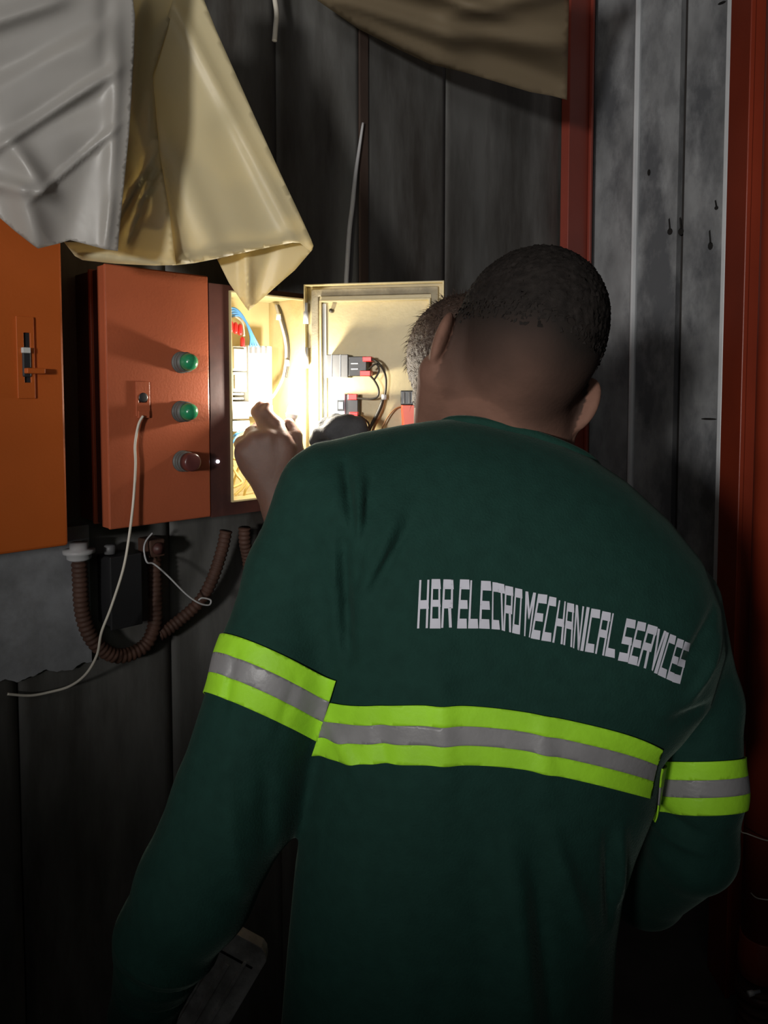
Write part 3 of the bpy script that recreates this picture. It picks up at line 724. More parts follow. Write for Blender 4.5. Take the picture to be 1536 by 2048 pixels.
# ================================================================== the man in front
TORSO = [(902, 838), (960, 843), (1050, 862), (1120, 886), (1180, 915), (1250, 962), (1330, 1035), (1395, 1115), (1428, 1200), (1438, 1290), (1405, 1400), (1350, 1470), (1318, 1500), (1303, 1590), (1266, 1680), (1240, 1760), (1227, 1850), (1222, 1950), (1217, 2060), (1215, 2300),
         (560, 2300), (562, 2060), (575, 1900), (592, 1720), (612, 1600), (630, 1490), (640, 1400), (630, 1300), (598, 1150), (575, 1050), (574, 980), (596, 925), (632, 889), (720, 866), (800, 851), (860, 842)]
def ycen(z): return .835 + .045 * np.clip((z - 1.05) / .35, 0, 1) ** 1.2
def d_at(v):
    z = P(768, v, .85).z
    return float(ycen(z))
LARM = [(640, 985, .86, 82), (592, 1150, .85, 100), (552, 1330, .835, 119), (472, 1600, .82, 127), (392, 1770, .815, 121), (335, 1870, .82, 104), (288, 2020, .86, 68), (284, 2140, .90, 54)]
RARM = [(1362, 1200, .885, 74), (1392, 1400, .88, 87), (1395, 1570, .875, 88), (1384, 1690, .885, 86), (1290, 1768, 1.0, 78), (1190, 1740, 1.12, 62)]
CRE = [  # folds of the shirt (pixels, height in metres, width in pixels)
    (688, 930, 712, 1060, -.007, 10), (716, 940, 728, 1110, .006, 12), (742, 960, 716, 1150, -.006, 9), (800, 1000, 730, 1160, .005, 14), (820, 1030, 745, 1160, -.005, 10), (690, 1060, 700, 1300, -.010, 14),
    (1000, 1600, 1040, 1960, .007, 24), (1070, 1580, 1150, 1800, .006, 18), (1040, 1640, 1080, 1980, -.005, 18), (1210, 1600, 1225, 1760, .006, 14), (1180, 1600, 1200, 1800, -.006, 12), (980, 1560, 1010, 2048, .004, 40), (940, 1620, 960, 2000, -.003, 30),
    (1330, 1300, 1420, 1220, -.006, 14), (1350, 1360, 1430, 1270, .006, 14), (1310, 1400, 1400, 1400, -.005, 14), (870, 1280, 880, 1500, .0035, 22), (1060, 1380, 1060, 1520, .003, 18), (650, 1420, 740, 1530, .003, 14), (760, 1380, 780, 1540, -.003, 16),
    (250, 1920, 430, 1990, -.007, 11), (240, 1870, 420, 1935, .006, 13), (235, 2010, 370, 2040, -.006, 9), (480, 1290, 455, 1420, -.004, 9), (600, 1330, 560, 1450, -.002, 10), (1330, 1660, 1420, 1700, -.005, 12), (1340, 1720, 1440, 1740, .005, 12), (470, 1500, 500, 1750, .004, 20), (540, 1480, 540, 1700, -.004, 18)]
def build_shirt():
    F = Field((-.40, .66, .58), (.52, 1.28, 1.46), .0042)
    x, z = F.ax[0], F.ax[2]
    poly = np.array([[P(u, v, d_at(v)).x, P(u, v, d_at(v)).z] for u, v in TORSO])
    XX, ZZ = np.meshgrid(x, z, indexing='ij')
    dist = np.full(XX.shape, 9.0); inside = np.zeros(XX.shape, bool)
    for i in range(len(poly)):
        a, b = poly[i], poly[(i + 1) % len(poly)]; e = b - a
        t = np.clip(((XX - a[0]) * e[0] + (ZZ - a[1]) * e[1]) / e.dot(e), 0, 1)
        dist = np.minimum(dist, np.hypot(XX - a[0] - t * e[0], ZZ - a[1] - t * e[1]))
        cr = (a[1] > ZZ) != (b[1] > ZZ)
        with np.errstate(divide='ignore', invalid='ignore'):
            inside ^= cr & (XX < (b[0] - a[0]) * (ZZ - a[1]) / (b[1] - a[1]) + a[0])
    sd = np.where(inside, dist, -dist)
    Rr = .15
    g = np.clip((Rr - sd) / Rr, 0, 1.6)
    for _ in range(6):                                   # soften the medial creases
        inner = (sd > .012)
        s = g.copy(); s[1:-1, 1:-1] = (g[:-2, 1:-1] + g[2:, 1:-1] + g[1:-1, :-2] + g[1:-1, 2:]) / 4
        g = np.where(inner, s, g)
    T = .112
    yc = ycen(z)[None, None, :]; Y = F.ax[1][None, :, None]
    tor = (np.sqrt(g[:, None, :] ** 2 + ((Y - yc) / T) ** 2) - 1) * T
    A = Field((-.40, .66, .58), (.52, 1.28, 1.46), .0042)
    for arm in (LARM, RARM):
        p, r = pxr(arm); A.chain(p, r, .012)
    fold = np.zeros(XX.shape)
    # folds are laid on the cloth in the plane of the back
    for u0, v0, u1, v1, hh, w in CRE:
        a = P(u0, v0, .80); b = P(u1, v1, .80); w = w * .8 / FP
        a = np.array([a.x, a.z]); b = np.array([b.x, b.z]); e = b - a; t = ((XX - a[0]) * e[0] + (ZZ - a[1]) * e[1]) / e.dot(e); tc = np.clip(t, 0, 1)
        dd = np.hypot(XX - a[0] - tc * e[0], ZZ - a[1] - tc * e[1])
        fold += 1.35 * hh * np.exp(-(dd / w) ** 2) * np.sin(PI * np.clip(.12 + .76 * tc, 0, 1))
    # the fold map was drawn at .80 m: apply it at the matching place of the deeper cloth
    F.f = (smin(tor, A.f, .022) - fold[:, None, :]).astype(np.float32)
    return F
SH = build_shirt()
man = empty('person', (.08, .86, 0), 'person seen from behind in a green long sleeved shirt with lime and silver bands', 'person')
v_, q_ = SH.mesh()
shirt = np_mesh('shirt', v_, q_, 'green_cloth', man)
bvh = BVHTree.FromPolygons(v_.tolist(), q_.tolist())
# collar rib along the neckline
cp = px([(885, 850, .915), (900, 843, .885), (935, 842, .868), (980, 849, .862), (1040, 863, .860), (1100, 882, .861), (1150, 903, .866), (1180, 920, .878), (1192, 932, .905)])
bm = bmesh.new(); add_tube(bm, spline(cp, 6), .0065, 8); bm_obj('collar_rib', bm, 'green_rib', shirt, True)

# reflective bands: cut from a slightly larger copy of the cloth
tv, tq = SH.mesh(.0022)
def band(name, keep, warp, t0, t1, sides, m):
    """keep(v): coarse mask; warp(v): coordinate across the band; between t0 and t1; sides: [(point, normal)] planes"""
    ok = keep(tv); used = np.all(ok[tq], axis=1); q = tq[used]
    ids, inv = np.unique(q, return_inverse=True); q = inv.reshape(-1, 4); v = tv[ids]
    c = warp(v); vz = v.copy()
    bm = bmesh.new(); vs = []
    for p, cc in zip(v, c): vs.append(bm.verts.new((p[0], p[1], p[2])))
    # work in a space whose z is the band coordinate
    sh = c - v[:, 2]
    for b, s, cc in zip(vs, sh, c): b.co.z = cc
    for f in q.tolist(): bm.faces.new([vs[i] for i in f])
    for val, sg in ((t0, -1), (t1, 1)):
        bmesh.ops.bisect_plane(bm, geom=list(bm.verts) + list(bm.edges) + list(bm.faces), plane_co=(0, 0, val), plane_no=(0, 0, sg), clear_outer=True)
    co = np.array([b.co[:] for b in bm.verts])
    # back to world space: invert the warp by fixed point iteration
    w = co.copy()
    for _ in range(12): w[:, 2] += co[:, 2] - warp(w)
    for b, p in zip(bm.verts, w): b.co = p
    for p0, n0 in sides:
        bmesh.ops.bisect_plane(bm, geom=list(bm.verts) + list(bm.edges) + list(bm.faces), plane_co=p0, plane_no=n0, clear_outer=True)
    bmesh.ops.remove_doubles(bm, verts=bm.verts, dist=2e-4); bmesh.ops.dissolve_degenerate(bm, edges=bm.edges, dist=1e-4)
    me = bpy.data.meshes.new(name); bm.to_mesh(me); bm.free()
    o = link(name, me, m, shirt, True)
    sd = o.modifiers.new('thickness', 'SOLIDIFY'); sd.thickness = .0014; sd.offset = 0
    return o
def side_plane(p1, p2, d, right):
    """plane through two pixels and the viewing direction axis Y; removes the named side"""
    a = P(*p1, d); b = P(*p2, d); t = (b - a).normalized(); n = t.cross(Vector((0, 1, 0))).normalized()
    if (n.x > 0) != right: n = -n
    return (a, n)
# chest band: a curved line across the back
bu = np.array([648, 670, 710, 770, 870, 960, 1060, 1130, 1200, 1260, 1300]); top = np.array([1403, 1406, 1408, 1411, 1409, 1414, 1424, 1437, 1453, 1471, 1485]); bot = np.array([1511, 1515, 1522, 1531, 1526, 1528, 1541, 1553, 1568, 1584, 1594])
# where those lines meet the cloth
def on_cloth(u, v):
    h = bvh.ray_cast(Vector((0, 0, CAMZ)), ray(u, v))[0]
    return h if h else P(u, v, .8)
tp_ = [on_cloth(u, v) for u, v in zip(bu, top)]; bp_ = [on_cloth(u, v) for u, v in zip(bu, bot)]
tf_ = np.polyfit([p.x for p in tp_], [p.z for p in tp_], 5); bf_ = np.polyfit([p.x for p in bp_], [p.z for p in bp_], 5)
def chest(v):
    xx = np.clip(v[:, 0], tp_[0].x - .01, tp_[-1].x + .02); a = np.polyval(tf_, xx); b = np.polyval(bf_, xx); return (v[:, 2] - b) / np.maximum(a - b, .02) * .06
sides = [side_plane((664, 1395), (632, 1490), .78, False), side_plane((1326, 1480), (1304, 1600), .757, True)]
kp = lambda v: (v[:, 2] < 1.25) & (v[:, 2] > .88) & (v[:, 0] > -.12) & (v[:, 0] < .36)
for nm, a, b, m in (('lime_stripe', 0, .0200, 'lime_tape'), ('silver_stripe', .0200, .0395, 'silver_tape'), ('lime_stripe', .0395, .06, 'lime_tape')): band(nm, kp, chest, a, b, sides, m)
# left sleeve band
def armband(pt, pb, d, tilt):
    """pt, pb: pixel pairs of the upper and lower edge (outer, inner)"""
    a0 = P(*pt[0], d); a1 = P(*pt[1], d); b0 = P(*pb[0], d); b1 = P(*pb[1], d)
    def f(v):
        def lev(p, q):                                   # height of the edge line at x, leaning with distance
            return p.z + (v[:, 0] - p.x) * (q.z - p.z) / (q.x - p.x) + tilt * (v[:, 1] - d)
        u_, l_ = lev(a0, a1), lev(b0, b1)
        return (v[:, 2] - l_) / np.maximum(u_ - l_, .01) * .06
    return f
wl = armband([(448, 1274), (672, 1380)], [(398, 1382), (632, 1488)], .835, -.60)
kl = lambda v: (v[:, 0] < -.03) & (v[:, 2] > .95) & (v[:, 2] < 1.28)
sl_ = [side_plane((676, 1340), (632, 1490), .80, True)]
for nm, a, b, m in (('lime_stripe', 0, .0200, 'lime_tape'), ('silver_stripe', .0200, .0400, 'silver_tape'), ('lime_stripe', .0400, .06, 'lime_tape')): band(nm, kl, wl, a, b, sl_, m)
wr_ = armband([(1306, 1520), (1482, 1512)], [(1312, 1620), (1482, 1612)], .875, -.42)
kr = lambda v: (v[:, 0] > .28) & (v[:, 2] > .86) & (v[:, 2] < 1.10)
sr_ = [side_plane((1304, 1500), (1306, 1650), .80, False)]
for nm, a, b, m in (('lime_stripe', 0, .0200, 'lime_tape'), ('silver_stripe', .0200, .0395, 'silver_tape'), ('lime_stripe', .0395, .06, 'lime_tape')): band(nm, kr, wr_, a, b, sr_, m)

# lettering across the shoulders: blocky narrow capitals with heavy bars and thin stems
V_, Hb = .20, .2
def q4(x0, y0, x1, y1): return [(x0, y0), (x1, y0), (x1, y1), (x0, y1)]
LS, RS_, TP, BT, MD = q4(0, 0, V_, 1), q4(1 - V_, 0, 1, 1), q4(0, 0, 1, Hb), q4(0, 1 - Hb, 1, 1), q4(0, .42, 1, .60)
GL = {'H': [LS, RS_, MD], 'B': [LS, RS_, TP, q4(0, .42, 1, .56), BT], 'R': [LS, q4(1 - V_, 0, 1, .6), [(.62, .58), (.92, .58), (1, 1), (.74, 1)], TP, MD],
      'E': [LS, TP, q4(0, .42, .95, .60), BT], 'L': [LS, BT], 'C': [LS, TP, BT], 'T': [TP, q4(.40, 0, .66, 1)], 'O': [LS, RS_, TP, BT],
      'M': [LS, RS_, [(0, 0), (.26, 0), (.56, .5), (.44, .62)], [(.74, 0), (1, 0), (.56, .62), (.44, .5)]], 'A': [LS, RS_, TP, MD],
      'N': [LS, RS_, [(0, 0), (.26, 0), (1, 1), (.74, 1)]], 'I': [q4(.1, 0, .9, 1)],
      'S': [TP, q4(0, 0, V_, .55), MD, q4(1 - V_, .45, 1, 1), BT], 'V': [[(0, 0), (.26, 0), (.62, 1), (.38, 1)], [(.74, 0), (1, 0), (.62, 1), (.38, 1)]]}
TXT = [('H', (97, 77), (153, 75), (85, 325), (140, 323)), ('B', (160, 72), (208, 72), (150, 325), (205, 325)), ('R', (220, 73), (275, 75), (208, 322), (263, 320)),
       ('E', (305, 73), (357, 75), (290, 325), (340, 325)), ('L', (358, 78), (408, 80), (346, 325), (398, 325)), ('E', (413, 80), (467, 83), (402, 325), (457, 327)),
       ('C', (472, 87), (503, 91), (467, 328), (510, 331)), ('T', (500, 92), (535, 99), (505, 331), (540, 338)), ('R', (537, 105), (581, 113), (528, 337), (567, 345)), ('O', (588, 117), (628, 125), (572, 347), (612, 356)),
       ('M', (640, 134), (699, 143), (634, 363), (664, 371)), ('E', (705, 147), (757, 153), (667, 375), (713, 383)), ('C', (763, 160), (803, 168), (721, 386), (771, 393)), ('H', (812, 180), (851, 187), (777, 396), (830, 406)), ('A', (855, 192), (893, 200), (834, 408), (879, 421)),
       ('N', (898, 203), (945, 213), (884, 424), (916, 437)), ('I', (953, 214), (974, 218), (920, 438), (940, 441)), ('C', (978, 222), (1028, 230), (944, 443), (990, 450)), ('A', (1034, 235), (1082, 245), (996, 453), (1042, 464)), ('L', (1086, 246), (1126, 256), (1046, 465), (1097, 476)),
       ('S', (1158, 272), (1210, 283), (1113, 488), (1165, 498)), ('E', (1216, 287), (1263, 297), (1165, 503), (1211, 515)), ('R', (1268, 302), (1322, 318), (1212, 516), (1257, 530)), ('V', (1318, 324), (1366, 340), (1277, 530), (1303, 550)), ('I', (1360, 342), (1380, 348), (1297, 551), (1318, 558)),
       ('C', (1382, 352), (1416, 365), (1317, 561), (1358, 580)), ('E', (1420, 374), (1456, 386), (1362, 582), (1396, 597)), ('S', (1458, 390), (1488, 402), (1392, 598), (1432, 609))]
CAM = Vector((0, 0, CAMZ))
for ch, tl, trr, bl, br in TXT:
    bm = bmesh.new()
    for quad in GL[ch]:
        nu, nv = (3, 6)
        grid = []
        for j in range(nv + 1):
            row = []
            for i in range(nu + 1):
                a, b = i / nu, j / nv
                x = .045 + .91 * (quad[0][0] * (1 - a) + quad[1][0] * a) * (1 - b) + (quad[3][0] * (1 - a) + quad[2][0] * a) * b
                y = (quad[0][1] * (1 - a) + quad[1][1] * a) * (1 - b) + (quad[3][1] * (1 - a) + quad[2][1] * a) * b
                cx = (tl[0] * (1 - x) + trr[0] * x) * (1 - y) + (bl[0] * (1 - x) + br[0] * x) * y
                cy = (tl[1] * (1 - x) + trr[1] * x) * (1 - y) + (bl[1] * (1 - x) + br[1] * x) * y
                hit = bvh.ray_cast(CAM, ray(800 + cx / 2.56, 1130 + cy / 2.56))
                row.append(bm.verts.new(hit[0] - ray(800 + cx / 2.56, 1130 + cy / 2.56) * .0012))
            grid.append(row)
        for j in range(nv):
            for i in range(nu): bm.faces.new((grid[j][i], grid[j + 1][i], grid[j + 1][i + 1], grid[j][i + 1]))
    me = bpy.data.meshes.new('printed_letter'); bm.to_mesh(me); bm.free()
    link('printed_letter', me, 'print_grey', shirt, True)

# ---- head, neck and hands
def rot(axis, deg): return np.array(Matrix.Rotation(math.radians(deg), 3, axis))
HM = rot('Y', 23) @ rot('Z', 11) @ rot('X', -12)            # tilt to the right, turned left, chin down
HC = arr(P(1056, 662, .915))
def hl(x, y, z): return HC + HM @ np.array([x, y, z])
HS = Field(HC - .24, HC + np.array([.22, .24, .16]), .0030)
def build_head():
    F = HS
    F.ell(hl(0, -.004, .006), (.084, .104, .094), HM, .01)
    F.ell(hl(0, -.030, -.030), (.074, .070, .075), HM, .02)        # back of the skull
    F.ell(hl(0, .042, -.055), (.064, .058, .085), HM, .02)         # face block
    for s in (-1, 1):
        F.cone(hl(s * (.069 - s * .011), .012, -.090), hl(s * (.036 - s * .012), .085, -.145), .028, .022, .025)     # jaw
        F.ell(hl(s * .046, .075, -.058), (.022, .018, .020), HM, .015)                     # cheek
        F.ell(hl(s * .032, .101, -.028), (.017, .012, .011), HM, .006, 's')                # eye socket
        F.ell(hl(s * .032, .092, -.028), (.0135, .0125, .012), HM, .004)                   # lids
        F.cone(hl(s * .012, .102, -.012), hl(s * .05, .090, -.010), .007, .006, .01)       # brow
        # ear: rim, bowl, lobe
        er = HM @ rot('Z', s * 24); ex = .005 if s < 0 else .003
        F.ell(hl(s * .078, .006, -.048), (.016, .024, .040), HM, .012)
        F.ell(hl(s * (.094 + ex), -.006, -.056), (.009, .021, .034), er, .006)
        F.ell(hl(s * (.101 + ex), .000, -.052), (.006, .011, .018), er, .004, 's')
        F.ell(hl(s * (.090 + ex), .004, -.084), (.006, .009, .010), er, .006)
    F.cone(hl(0, .104, -.022), hl(0, .122, -.064), .008, .014, .012)                       # nose
    F.ell(hl(0, .104, -.098), (.024, .010, .006), HM, .006); F.ell(hl(0, .102, -.110), (.020, .010, .007), HM, .006)
    F.ell(hl(0, .094, -.140), (.022, .018, .016), HM, .015)                                # chin
    nb = arr(P(1020, 905, .945))
    F.cone(hl(0, -.004, -.065), nb, .060, .070, .03)
    F.cone(hl(-.02, .03, -.085), nb + np.array([-.02, .03, -.02]), .045, .055, .03)
    F.cone(nb, nb + np.array([.07, -.02, -.075]), .050, .040, .04)                         # trapezius under the shirt
    F.cone(nb, nb + np.array([-.10, -.02, -.08]), .045, .040, .04)
build_head()
hv, hq = HS.mesh()
# arms and hands in one coarser solid, joined to the same mesh
HF = Field((-.42, .78, .40), (.42, 1.42, 1.40), .0046)
p, r = pxr(LARM); HF.chain(p[1:], [x * .68 for x in r[1:]], .012)
lw = arr(P(282, 2190, .93)); HF.cone(p[-1], lw, r[-1] * .72, .026, .01); hand(HF, lw, (-.02, .25, -1), (.3, 1, .1), curl=.4)
p, r = pxr(RARM); HF.chain(p[1:], [x * .68 for x in r[1:]], .012)
rw = p[-1] + np.array([.05, .09, .07]); HF.cone(p[-1], rw, .030, .026, .01); hand(HF, rw, (.15, .8, .55), (-1, -.1, .1), curl=.5)
HF.chain([arr(P(592, 1150, .85)), arr(P(690, 1080, .88)), arr(P(980, 1000, .885)), arr(P(1280, 1230, .885)), arr(P(1392, 1400, .88))], [.04, .045, .05, .045, .04], .03); HF.cone((.07, .87, 1.22), (.07, .85, .75), .075, .09, .05)
cv, cq = HF.mesh()
bv = np.concatenate([hv, cv]); bq = np.concatenate([hq, cq + len(hv)])
body = np_mesh('body', bv, bq, 'skin_main', man)
loc = (bv - HC) @ HM
# stubble thickens upwards from the nape to the crown
wob = .006 * np.sin(loc[:, 0] * 70) + .004 * np.sin(loc[:, 1] * 90)
st_ = np.clip((loc[:, 2] + .118 + .10 * np.clip(loc[:, 0], -.1, .1) + wob) / .095, 0, 1) ** .42 * np.clip((.07 - loc[:, 1] + .5 * np.clip(loc[:, 2], 0, 1)) / .03, 0, 1)
st_ = np.where(np.abs(loc[:, 0]) > .092, 0, st_); st_[len(hv):] = 0
at_ = body.data.attributes.new('stubble', 'FLOAT', 'POINT'); at_.data.foreach_set('value', st_.astype(np.float32) * .985)
# cropped cap of hair
wv, wq = HS.mesh(.0012)
lo_ = (wv - HC) @ HM
kz = (lo_[:, 2] > -.030 + .05 * np.clip(lo_[:, 1] / .1, -.1, 1) + .004 * np.sin(lo_[:, 0] * 60)) & (lo_[:, 1] < .085) & (np.abs(lo_[:, 0]) < .095)
edge = -.030 + .05 * np.clip(lo_[:, 1] / .1, -.1, 1); pr = np.clip((lo_[:, 2] - edge) / .034, 0, 1)[wq].mean(axis=1)
us = np.all(kz[wq], axis=1) & (np.random.rand(len(wq)) < pr ** 1.5); ids, inv = np.unique(wq[us], return_inverse=True)
nz = wv[ids] + np.random.normal(0, .0007, (len(ids), 3))
hair = np_mesh('hair', nz, inv.reshape(-1, 4), 'hair_black', man)
for s in (-1, 1):
    c = hl(s * .032, .093, -.028); bm = bmesh.new(); bmesh.ops.create_uvsphere(bm, u_segments=12, v_segments=8, radius=.0118, matrix=Matrix.Translation(c)); bm_obj('eye', bm, 'eye_white', man, True)
# trousers and shoes below the frame
def legs(root, cx, cy, zt, m):
    F = Field((cx - .26, cy - .2, .03), (cx + .26, cy + .2, zt + .04), .010)
    F.ell((cx, cy, zt - .08), (.165, .115, .11), None, .03)
    for s in (-1, 1):
        F.chain([(cx + s * .085, cy, zt - .10), (cx + s * .095, cy + .02, .46), (cx + s * .10, cy, .10), (cx + s * .10, cy, .06)], [.095, .075, .065, .068], .02)
    a, b = F.mesh(); np_mesh('trousers', a, b, m, root)
    for s in (-1, 1):
        G = Field((cx + s * .10 - .08, cy - .13, 0), (cx + s * .10 + .08, cy + .24, .14), .008)
        G.cone((cx + s * .10, cy - .05, .055), (cx + s * .105, cy + .13, .045), .045, .040, .02); G.cone((cx + s * .10, cy - .04, .06), (cx + s * .10, cy - .02, .10), .045, .048, .02)
        a, b = G.mesh(); np_mesh('shoe', a, b, 'shoe_leather', root)
legs(man, .085, .845, .74, 'trousers_cloth')

# ================================================================== the second person, almost hidden behind
p2n = empty('person', (.115, 1.25, 0), 'second person mostly hidden behind the green shirted one, bare hand and black glove reaching in', 'person')
def build_second():
    F = Field((-.30, 1.06, .78), (.42, 1.45, 1.66), .0036)
    hc = arr(P(921, 710, 1.255)); Hm = rot('Y', 10) @ rot('Z', 30) @ rot('X', -18)
    L = lambda x, y, z: hc + Hm @ np.array([x, y, z])
    F.ell(L(0, 0, .005), (.078, .098, .09), Hm, .01); F.ell(L(0, .035, -.05), (.06, .055, .08), Hm, .02)
    for s in (-1, 1):
        F.cone(L(s * .054, .01, -.08), L(s * .018, .08, -.13), .024, .018, .02)
    F.cone(L(0, .098, -.02), L(0, .115, -.06), .008, .013, .01)
    F.cone(L(0, -.01, -.06), (.115, 1.245, 1.30), .052, .062, .03)
    return F, hc, Hm
F2, hc2, Hm2 = build_second()
# bare hand pinching the lamp
wr2 = P(556, 1018, 1.355)
for a, b, ra, rb in (((556, 1018), (492, 905), 27, 22), ((556, 1018), (512, 885), 28, 22), ((560, 1015), (540, 880), 29, 22), ((566, 1010), (572, 895), 27, 20)):
    F2.cone(P(*a, 1.355), P(*b, 1.345), ra * 1.35 / FP, rb * 1.35 / FP, .012)
F2.ell(P(533, 915, 1.350), (.052, .020, .046), None, .015)
for pts, rs in (([(490, 900, 1.345), (484, 888, 1.372), (500, 878, 1.392), (515, 884, 1.394)], [17, 15, 13, 11]),
                ([(512, 880, 1.345), (504, 868, 1.375), (518, 856, 1.396), (532, 862, 1.40)], [17, 15, 13, 11]),
                ([(540, 874, 1.345), (528, 846, 1.365), (514, 824, 1.375), (520, 812, 1.380)], [17, 14, 12, 10]),
                ([(566, 880, 1.345), (552, 848, 1.362), (532, 826, 1.372), (536, 814, 1.378)], [17, 14, 12, 10]),
                ([(580, 935, 1.350), (592, 905, 1.358), (590, 872, 1.366), (578, 846, 1.374)], [19, 16, 14, 11])):
    q, r = pxr([(u, v, d, w) for (u, v, d), w in zip(pts, rs)]); F2.chain(q, r, .005)
# forearms
F2.cone(wr2, (-.150, 1.27, 1.04), .026, .038, .012); F2.cone((-.150, 1.27, 1.04), (-.04, 1.24, 1.24), .040, .045, .02)
gw = P(726, 905, 1.335)
F2.cone(gw, (.30, 1.25, 1.06), .026, .038, .012); F2.cone((.30, 1.25, 1.06), (.27, 1.235, 1.24), .040, .045, .02)
F2.cone((-.04, 1.24, 1.25), (.27, 1.235, 1.25), .055, .055, .03); F2.cone((.115, 1.24, 1.25), (.115, 1.25, .85), .095, .10, .04)
a, b = F2.mesh(); body2 = np_mesh('body', a, b, 'skin_back', p2n)
# glove
G = Field(arr(P(715, 920, 1.335)) - .13, arr(P(690, 860, 1.335)) + .12, .0030)
for a, b, ra, rb in (((722, 905), (662, 862), 24, 17), ((722, 905), (676, 850), 24, 18), ((726, 900), (694, 846), 25, 18), ((730, 900), (716, 850), 25, 17)):
    G.cone(P(*a, 1.335), P(*b, 1.325), ra * 1.33 / FP, rb * 1.33 / FP, .010)
for pts, rs in (([(662, 862, 1.325), (640, 866, 1.345), (632, 882, 1.365), (642, 894, 1.372)], [16, 14, 13, 11]), ([(674, 850, 1.325), (652, 850, 1.347), (642, 862, 1.370), (650, 874, 1.378)], [16, 15, 13, 12]),
                ([(694, 846, 1.325), (672, 842, 1.350), (662, 852, 1.374), (668, 864, 1.382)], [16, 15, 13, 12]), ([(716, 850, 1.325), (700, 842, 1.350), (690, 850, 1.370), (694, 862, 1.380)], [15, 13, 12, 10]), ([(700, 893, 1.335), (668, 892, 1.348), (644, 884, 1.358), (634, 872, 1.365)], [18, 15, 13, 11])):
    q, r = pxr([(u, v, d, w) for (u, v, d), w in zip(pts, rs)]); G.chain(q, r, .004)
G.cone(P(722, 905, 1.335), P(760, 928, 1.325), .028, .031, .01)
a, b = G.mesh(); gl = np_mesh('glove', a, b, 'glove_cloth', p2n); gl['label'] = 'black work glove'
# shirt, mostly out of sight
S2 = Field((-.30, 1.08, .74), (.42, 1.42, 1.36), .007)
S2.cone((-.03, 1.24, 1.245), (.26, 1.235, 1.245), .066, .066, .04); S2.cone((.115, 1.25, 1.20), (.115, 1.25, .80), .112, .122, .05)
S2.cone((-.04, 1.24, 1.24), (-.150, 1.27, 1.04), .060, .052, .02); S2.cone((-.150, 1.27, 1.04), arr(P(560, 1085, 1.33)), .052, .042, .02)
S2.cone((.27, 1.235, 1.24), (.30, 1.25, 1.06), .060, .052, .02); S2.cone((.30, 1.25, 1.06), (.12, 1.30, 1.21), .052, .042, .02)
a, b = S2.mesh(); np_mesh('shirt', a, b, 'navy_cloth', p2n)
# hair: cap plus combed strands
tmp = F2.mesh(.005); lo2 = (tmp[0] - hc2) @ Hm2
kk = (np.linalg.norm(lo2, axis=1) < .13) & (lo2[:, 2] > -.105 + .085 * np.clip((lo2[:, 1] - .02) / .05, 0, 1)) & (lo2[:, 1] < .088)
us = np.all(kk[tmp[1]], axis=1); ids, inv = np.unique(tmp[1][us], return_inverse=True)
hv2 = tmp[0][ids]; hr2 = np_mesh('hair', hv2 + np.random.normal(0, .0006, (len(ids), 3)), inv.reshape(-1, 4), 'hair_brown', p2n)
bm = bmesh.new(); pick = np.random.choice(len(ids), 1400)
for i in pick:
    p = hv2[i]; n = (p - hc2); n = n / np.linalg.norm(n); dn = Hm2 @ np.array([0, -.25, -1.0]); t = dn - n * n.dot(dn); t /= max(np.linalg.norm(t), 1e-6)
    t = t + np.random.normal(0, .28, 3); sd_ = np.cross(t, n); sd_ /= max(np.linalg.norm(sd_), 1e-6); L_ = np.random.uniform(.010, .022)
    a = p - n * .001; b = p + t * L_ * .5 + n * .0035; c = p + t * L_ + n * np.random.uniform(.001, .006)
    v1, v2, v3, v4, v5 = [bm.verts.new(x) for x in (a - sd_ * .0006, a + sd_ * .0006, b + sd_ * .0004, b - sd_ * .0004, c)]
    bm.faces.new((v1, v2, v3, v4)); bm.faces.new((v4, v3, v5))
me = bpy.data.meshes.new('hair_strands'); bm.to_mesh(me); bm.free()
o = link('hair_strands', me, 'hair_brown', hr2, False); o['kind'] = 'stuff'
legs(p2n, .115, 1.25, .90, 'trousers_cloth')

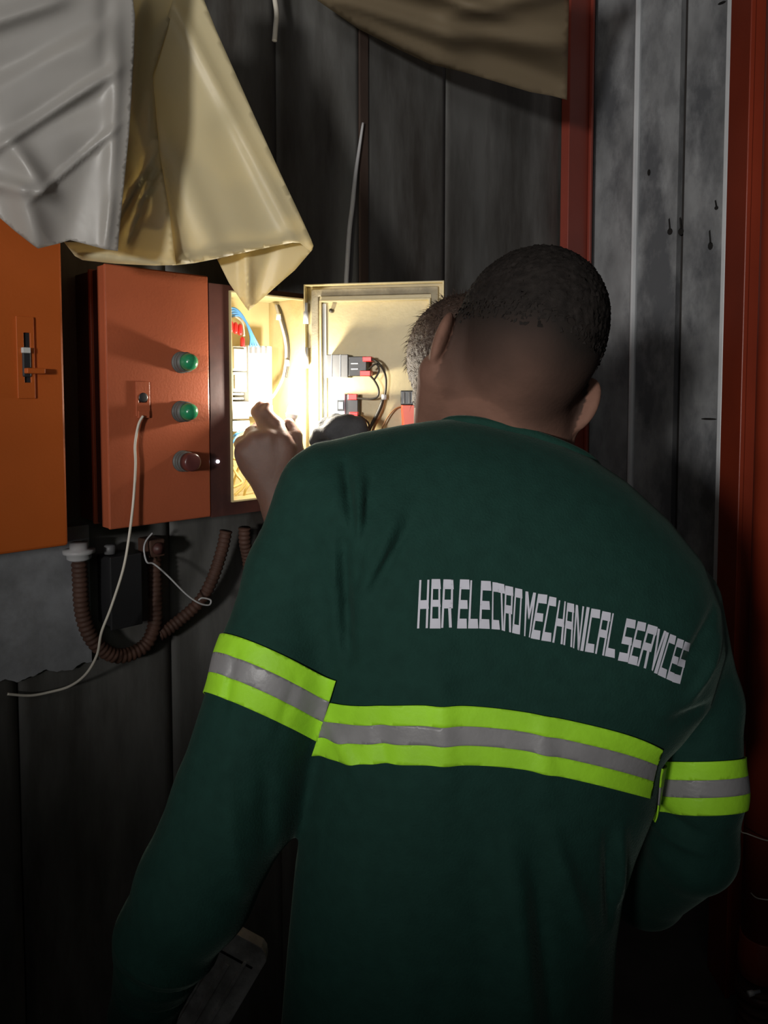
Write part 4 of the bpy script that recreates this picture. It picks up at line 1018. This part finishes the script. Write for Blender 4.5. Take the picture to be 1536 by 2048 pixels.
# ------------------------------------------------------------------ lamp pinched in the hand
lc = P(584, 826, 1.395)
lp_ = empty('work_light', lc - Vector((0, 0, .03)), 'small glaring work light pinched between the fingers of the bare hand', 'lamp')
ax = Vector((.1, .1, 1)).normalized()
lathe('lamp_body', lc - ax * .030, ax, [(0, .006), (.001, .008), (.018, .008), (.022, .011), (.029, .012), (.030, .0105)], 'white_plastic', lp_, 20)
lathe('lens', lc, ax, [(0, .0100), (.006, .0100), (.012, .0086), (.016, .0055), (.018, .0015)], 'lamp_glow', lp_, 20)
l = bpy.data.lights.new('lamp_light', 'POINT'); l.energy = 4.4; l.shadow_soft_size = .012; l.color = (1.0, .93, .78)
lo = bpy.data.objects.new('lamp_light', l); col.objects.link(lo); lo.location = lc + ax * .032 - lp_.location; lo.parent = lp_

# ------------------------------------------------------------------ worn grey rail leaning at the man's side
pa, pb = P(494, 1880, 1.14), P(388, 2060, 1.14)
dr_ = (pb - pa).normalized(); L_ = pa.z / -dr_.z; end = pa + dr_ * L_
rl = empty('worn_rail', (end.x, end.y, 0), 'worn grey wooden rail with a rounded end leaning beside the left sleeve', 'rail')
ux = dr_.cross(Vector((0, -1, 0))).normalized(); un = dr_.cross(ux).normalized()
if un.y > 0: un = -un
def rail_piece(name, t0, t1, w0, w1, h0, h1, round_top=False):
    bm = bmesh.new()
    if round_top: out = [(w0, t1)] + [(w0, t0 + .012), (w0 + .006, t0 + .003), (w0 + .016, t0)] + [(w1 - .018, t0), (w1 - .008, t0 + .005), (w1, t0 + .016)] + [(w1, t1)]
    else: out = [(w0, t1), (w0, t0), (w1, t0), (w1, t1)]
    lo_ = [bm.verts.new(pa + dr_ * t + ux * w + un * h0) for w, t in out]; hi_ = [bm.verts.new(pa + dr_ * t + ux * w + un * h1) for w, t in out]
    bm.faces.new(lo_); bm.faces.new(hi_); k = len(out)
    for i in range(k): bm.faces.new((lo_[i], lo_[(i + 1) % k], hi_[(i + 1) % k], hi_[i]))
    return bm_obj(name, bm, 'wood_grey', rl, False, .0012)
sgn = 1 if ux.x > 0 else -1
if sgn < 0: ux = -ux
rail_piece('rail_body', 0, L_ - .02, -.046, .044, -.022, 0, True)
rail_piece('ridge', .048, L_ - .02, -.012, -.004, .0002, .004); rail_piece('ridge', .030, L_ - .02, .012, .018, .0002, .004); rail_piece('ridge', .050, L_ - .02, -.038, -.030, .0002, .003)
b_ = rail_piece('end_band', .034, .038, -.0415, .030, .0002, .0016); b_.data.materials[0] = M['black_plastic']
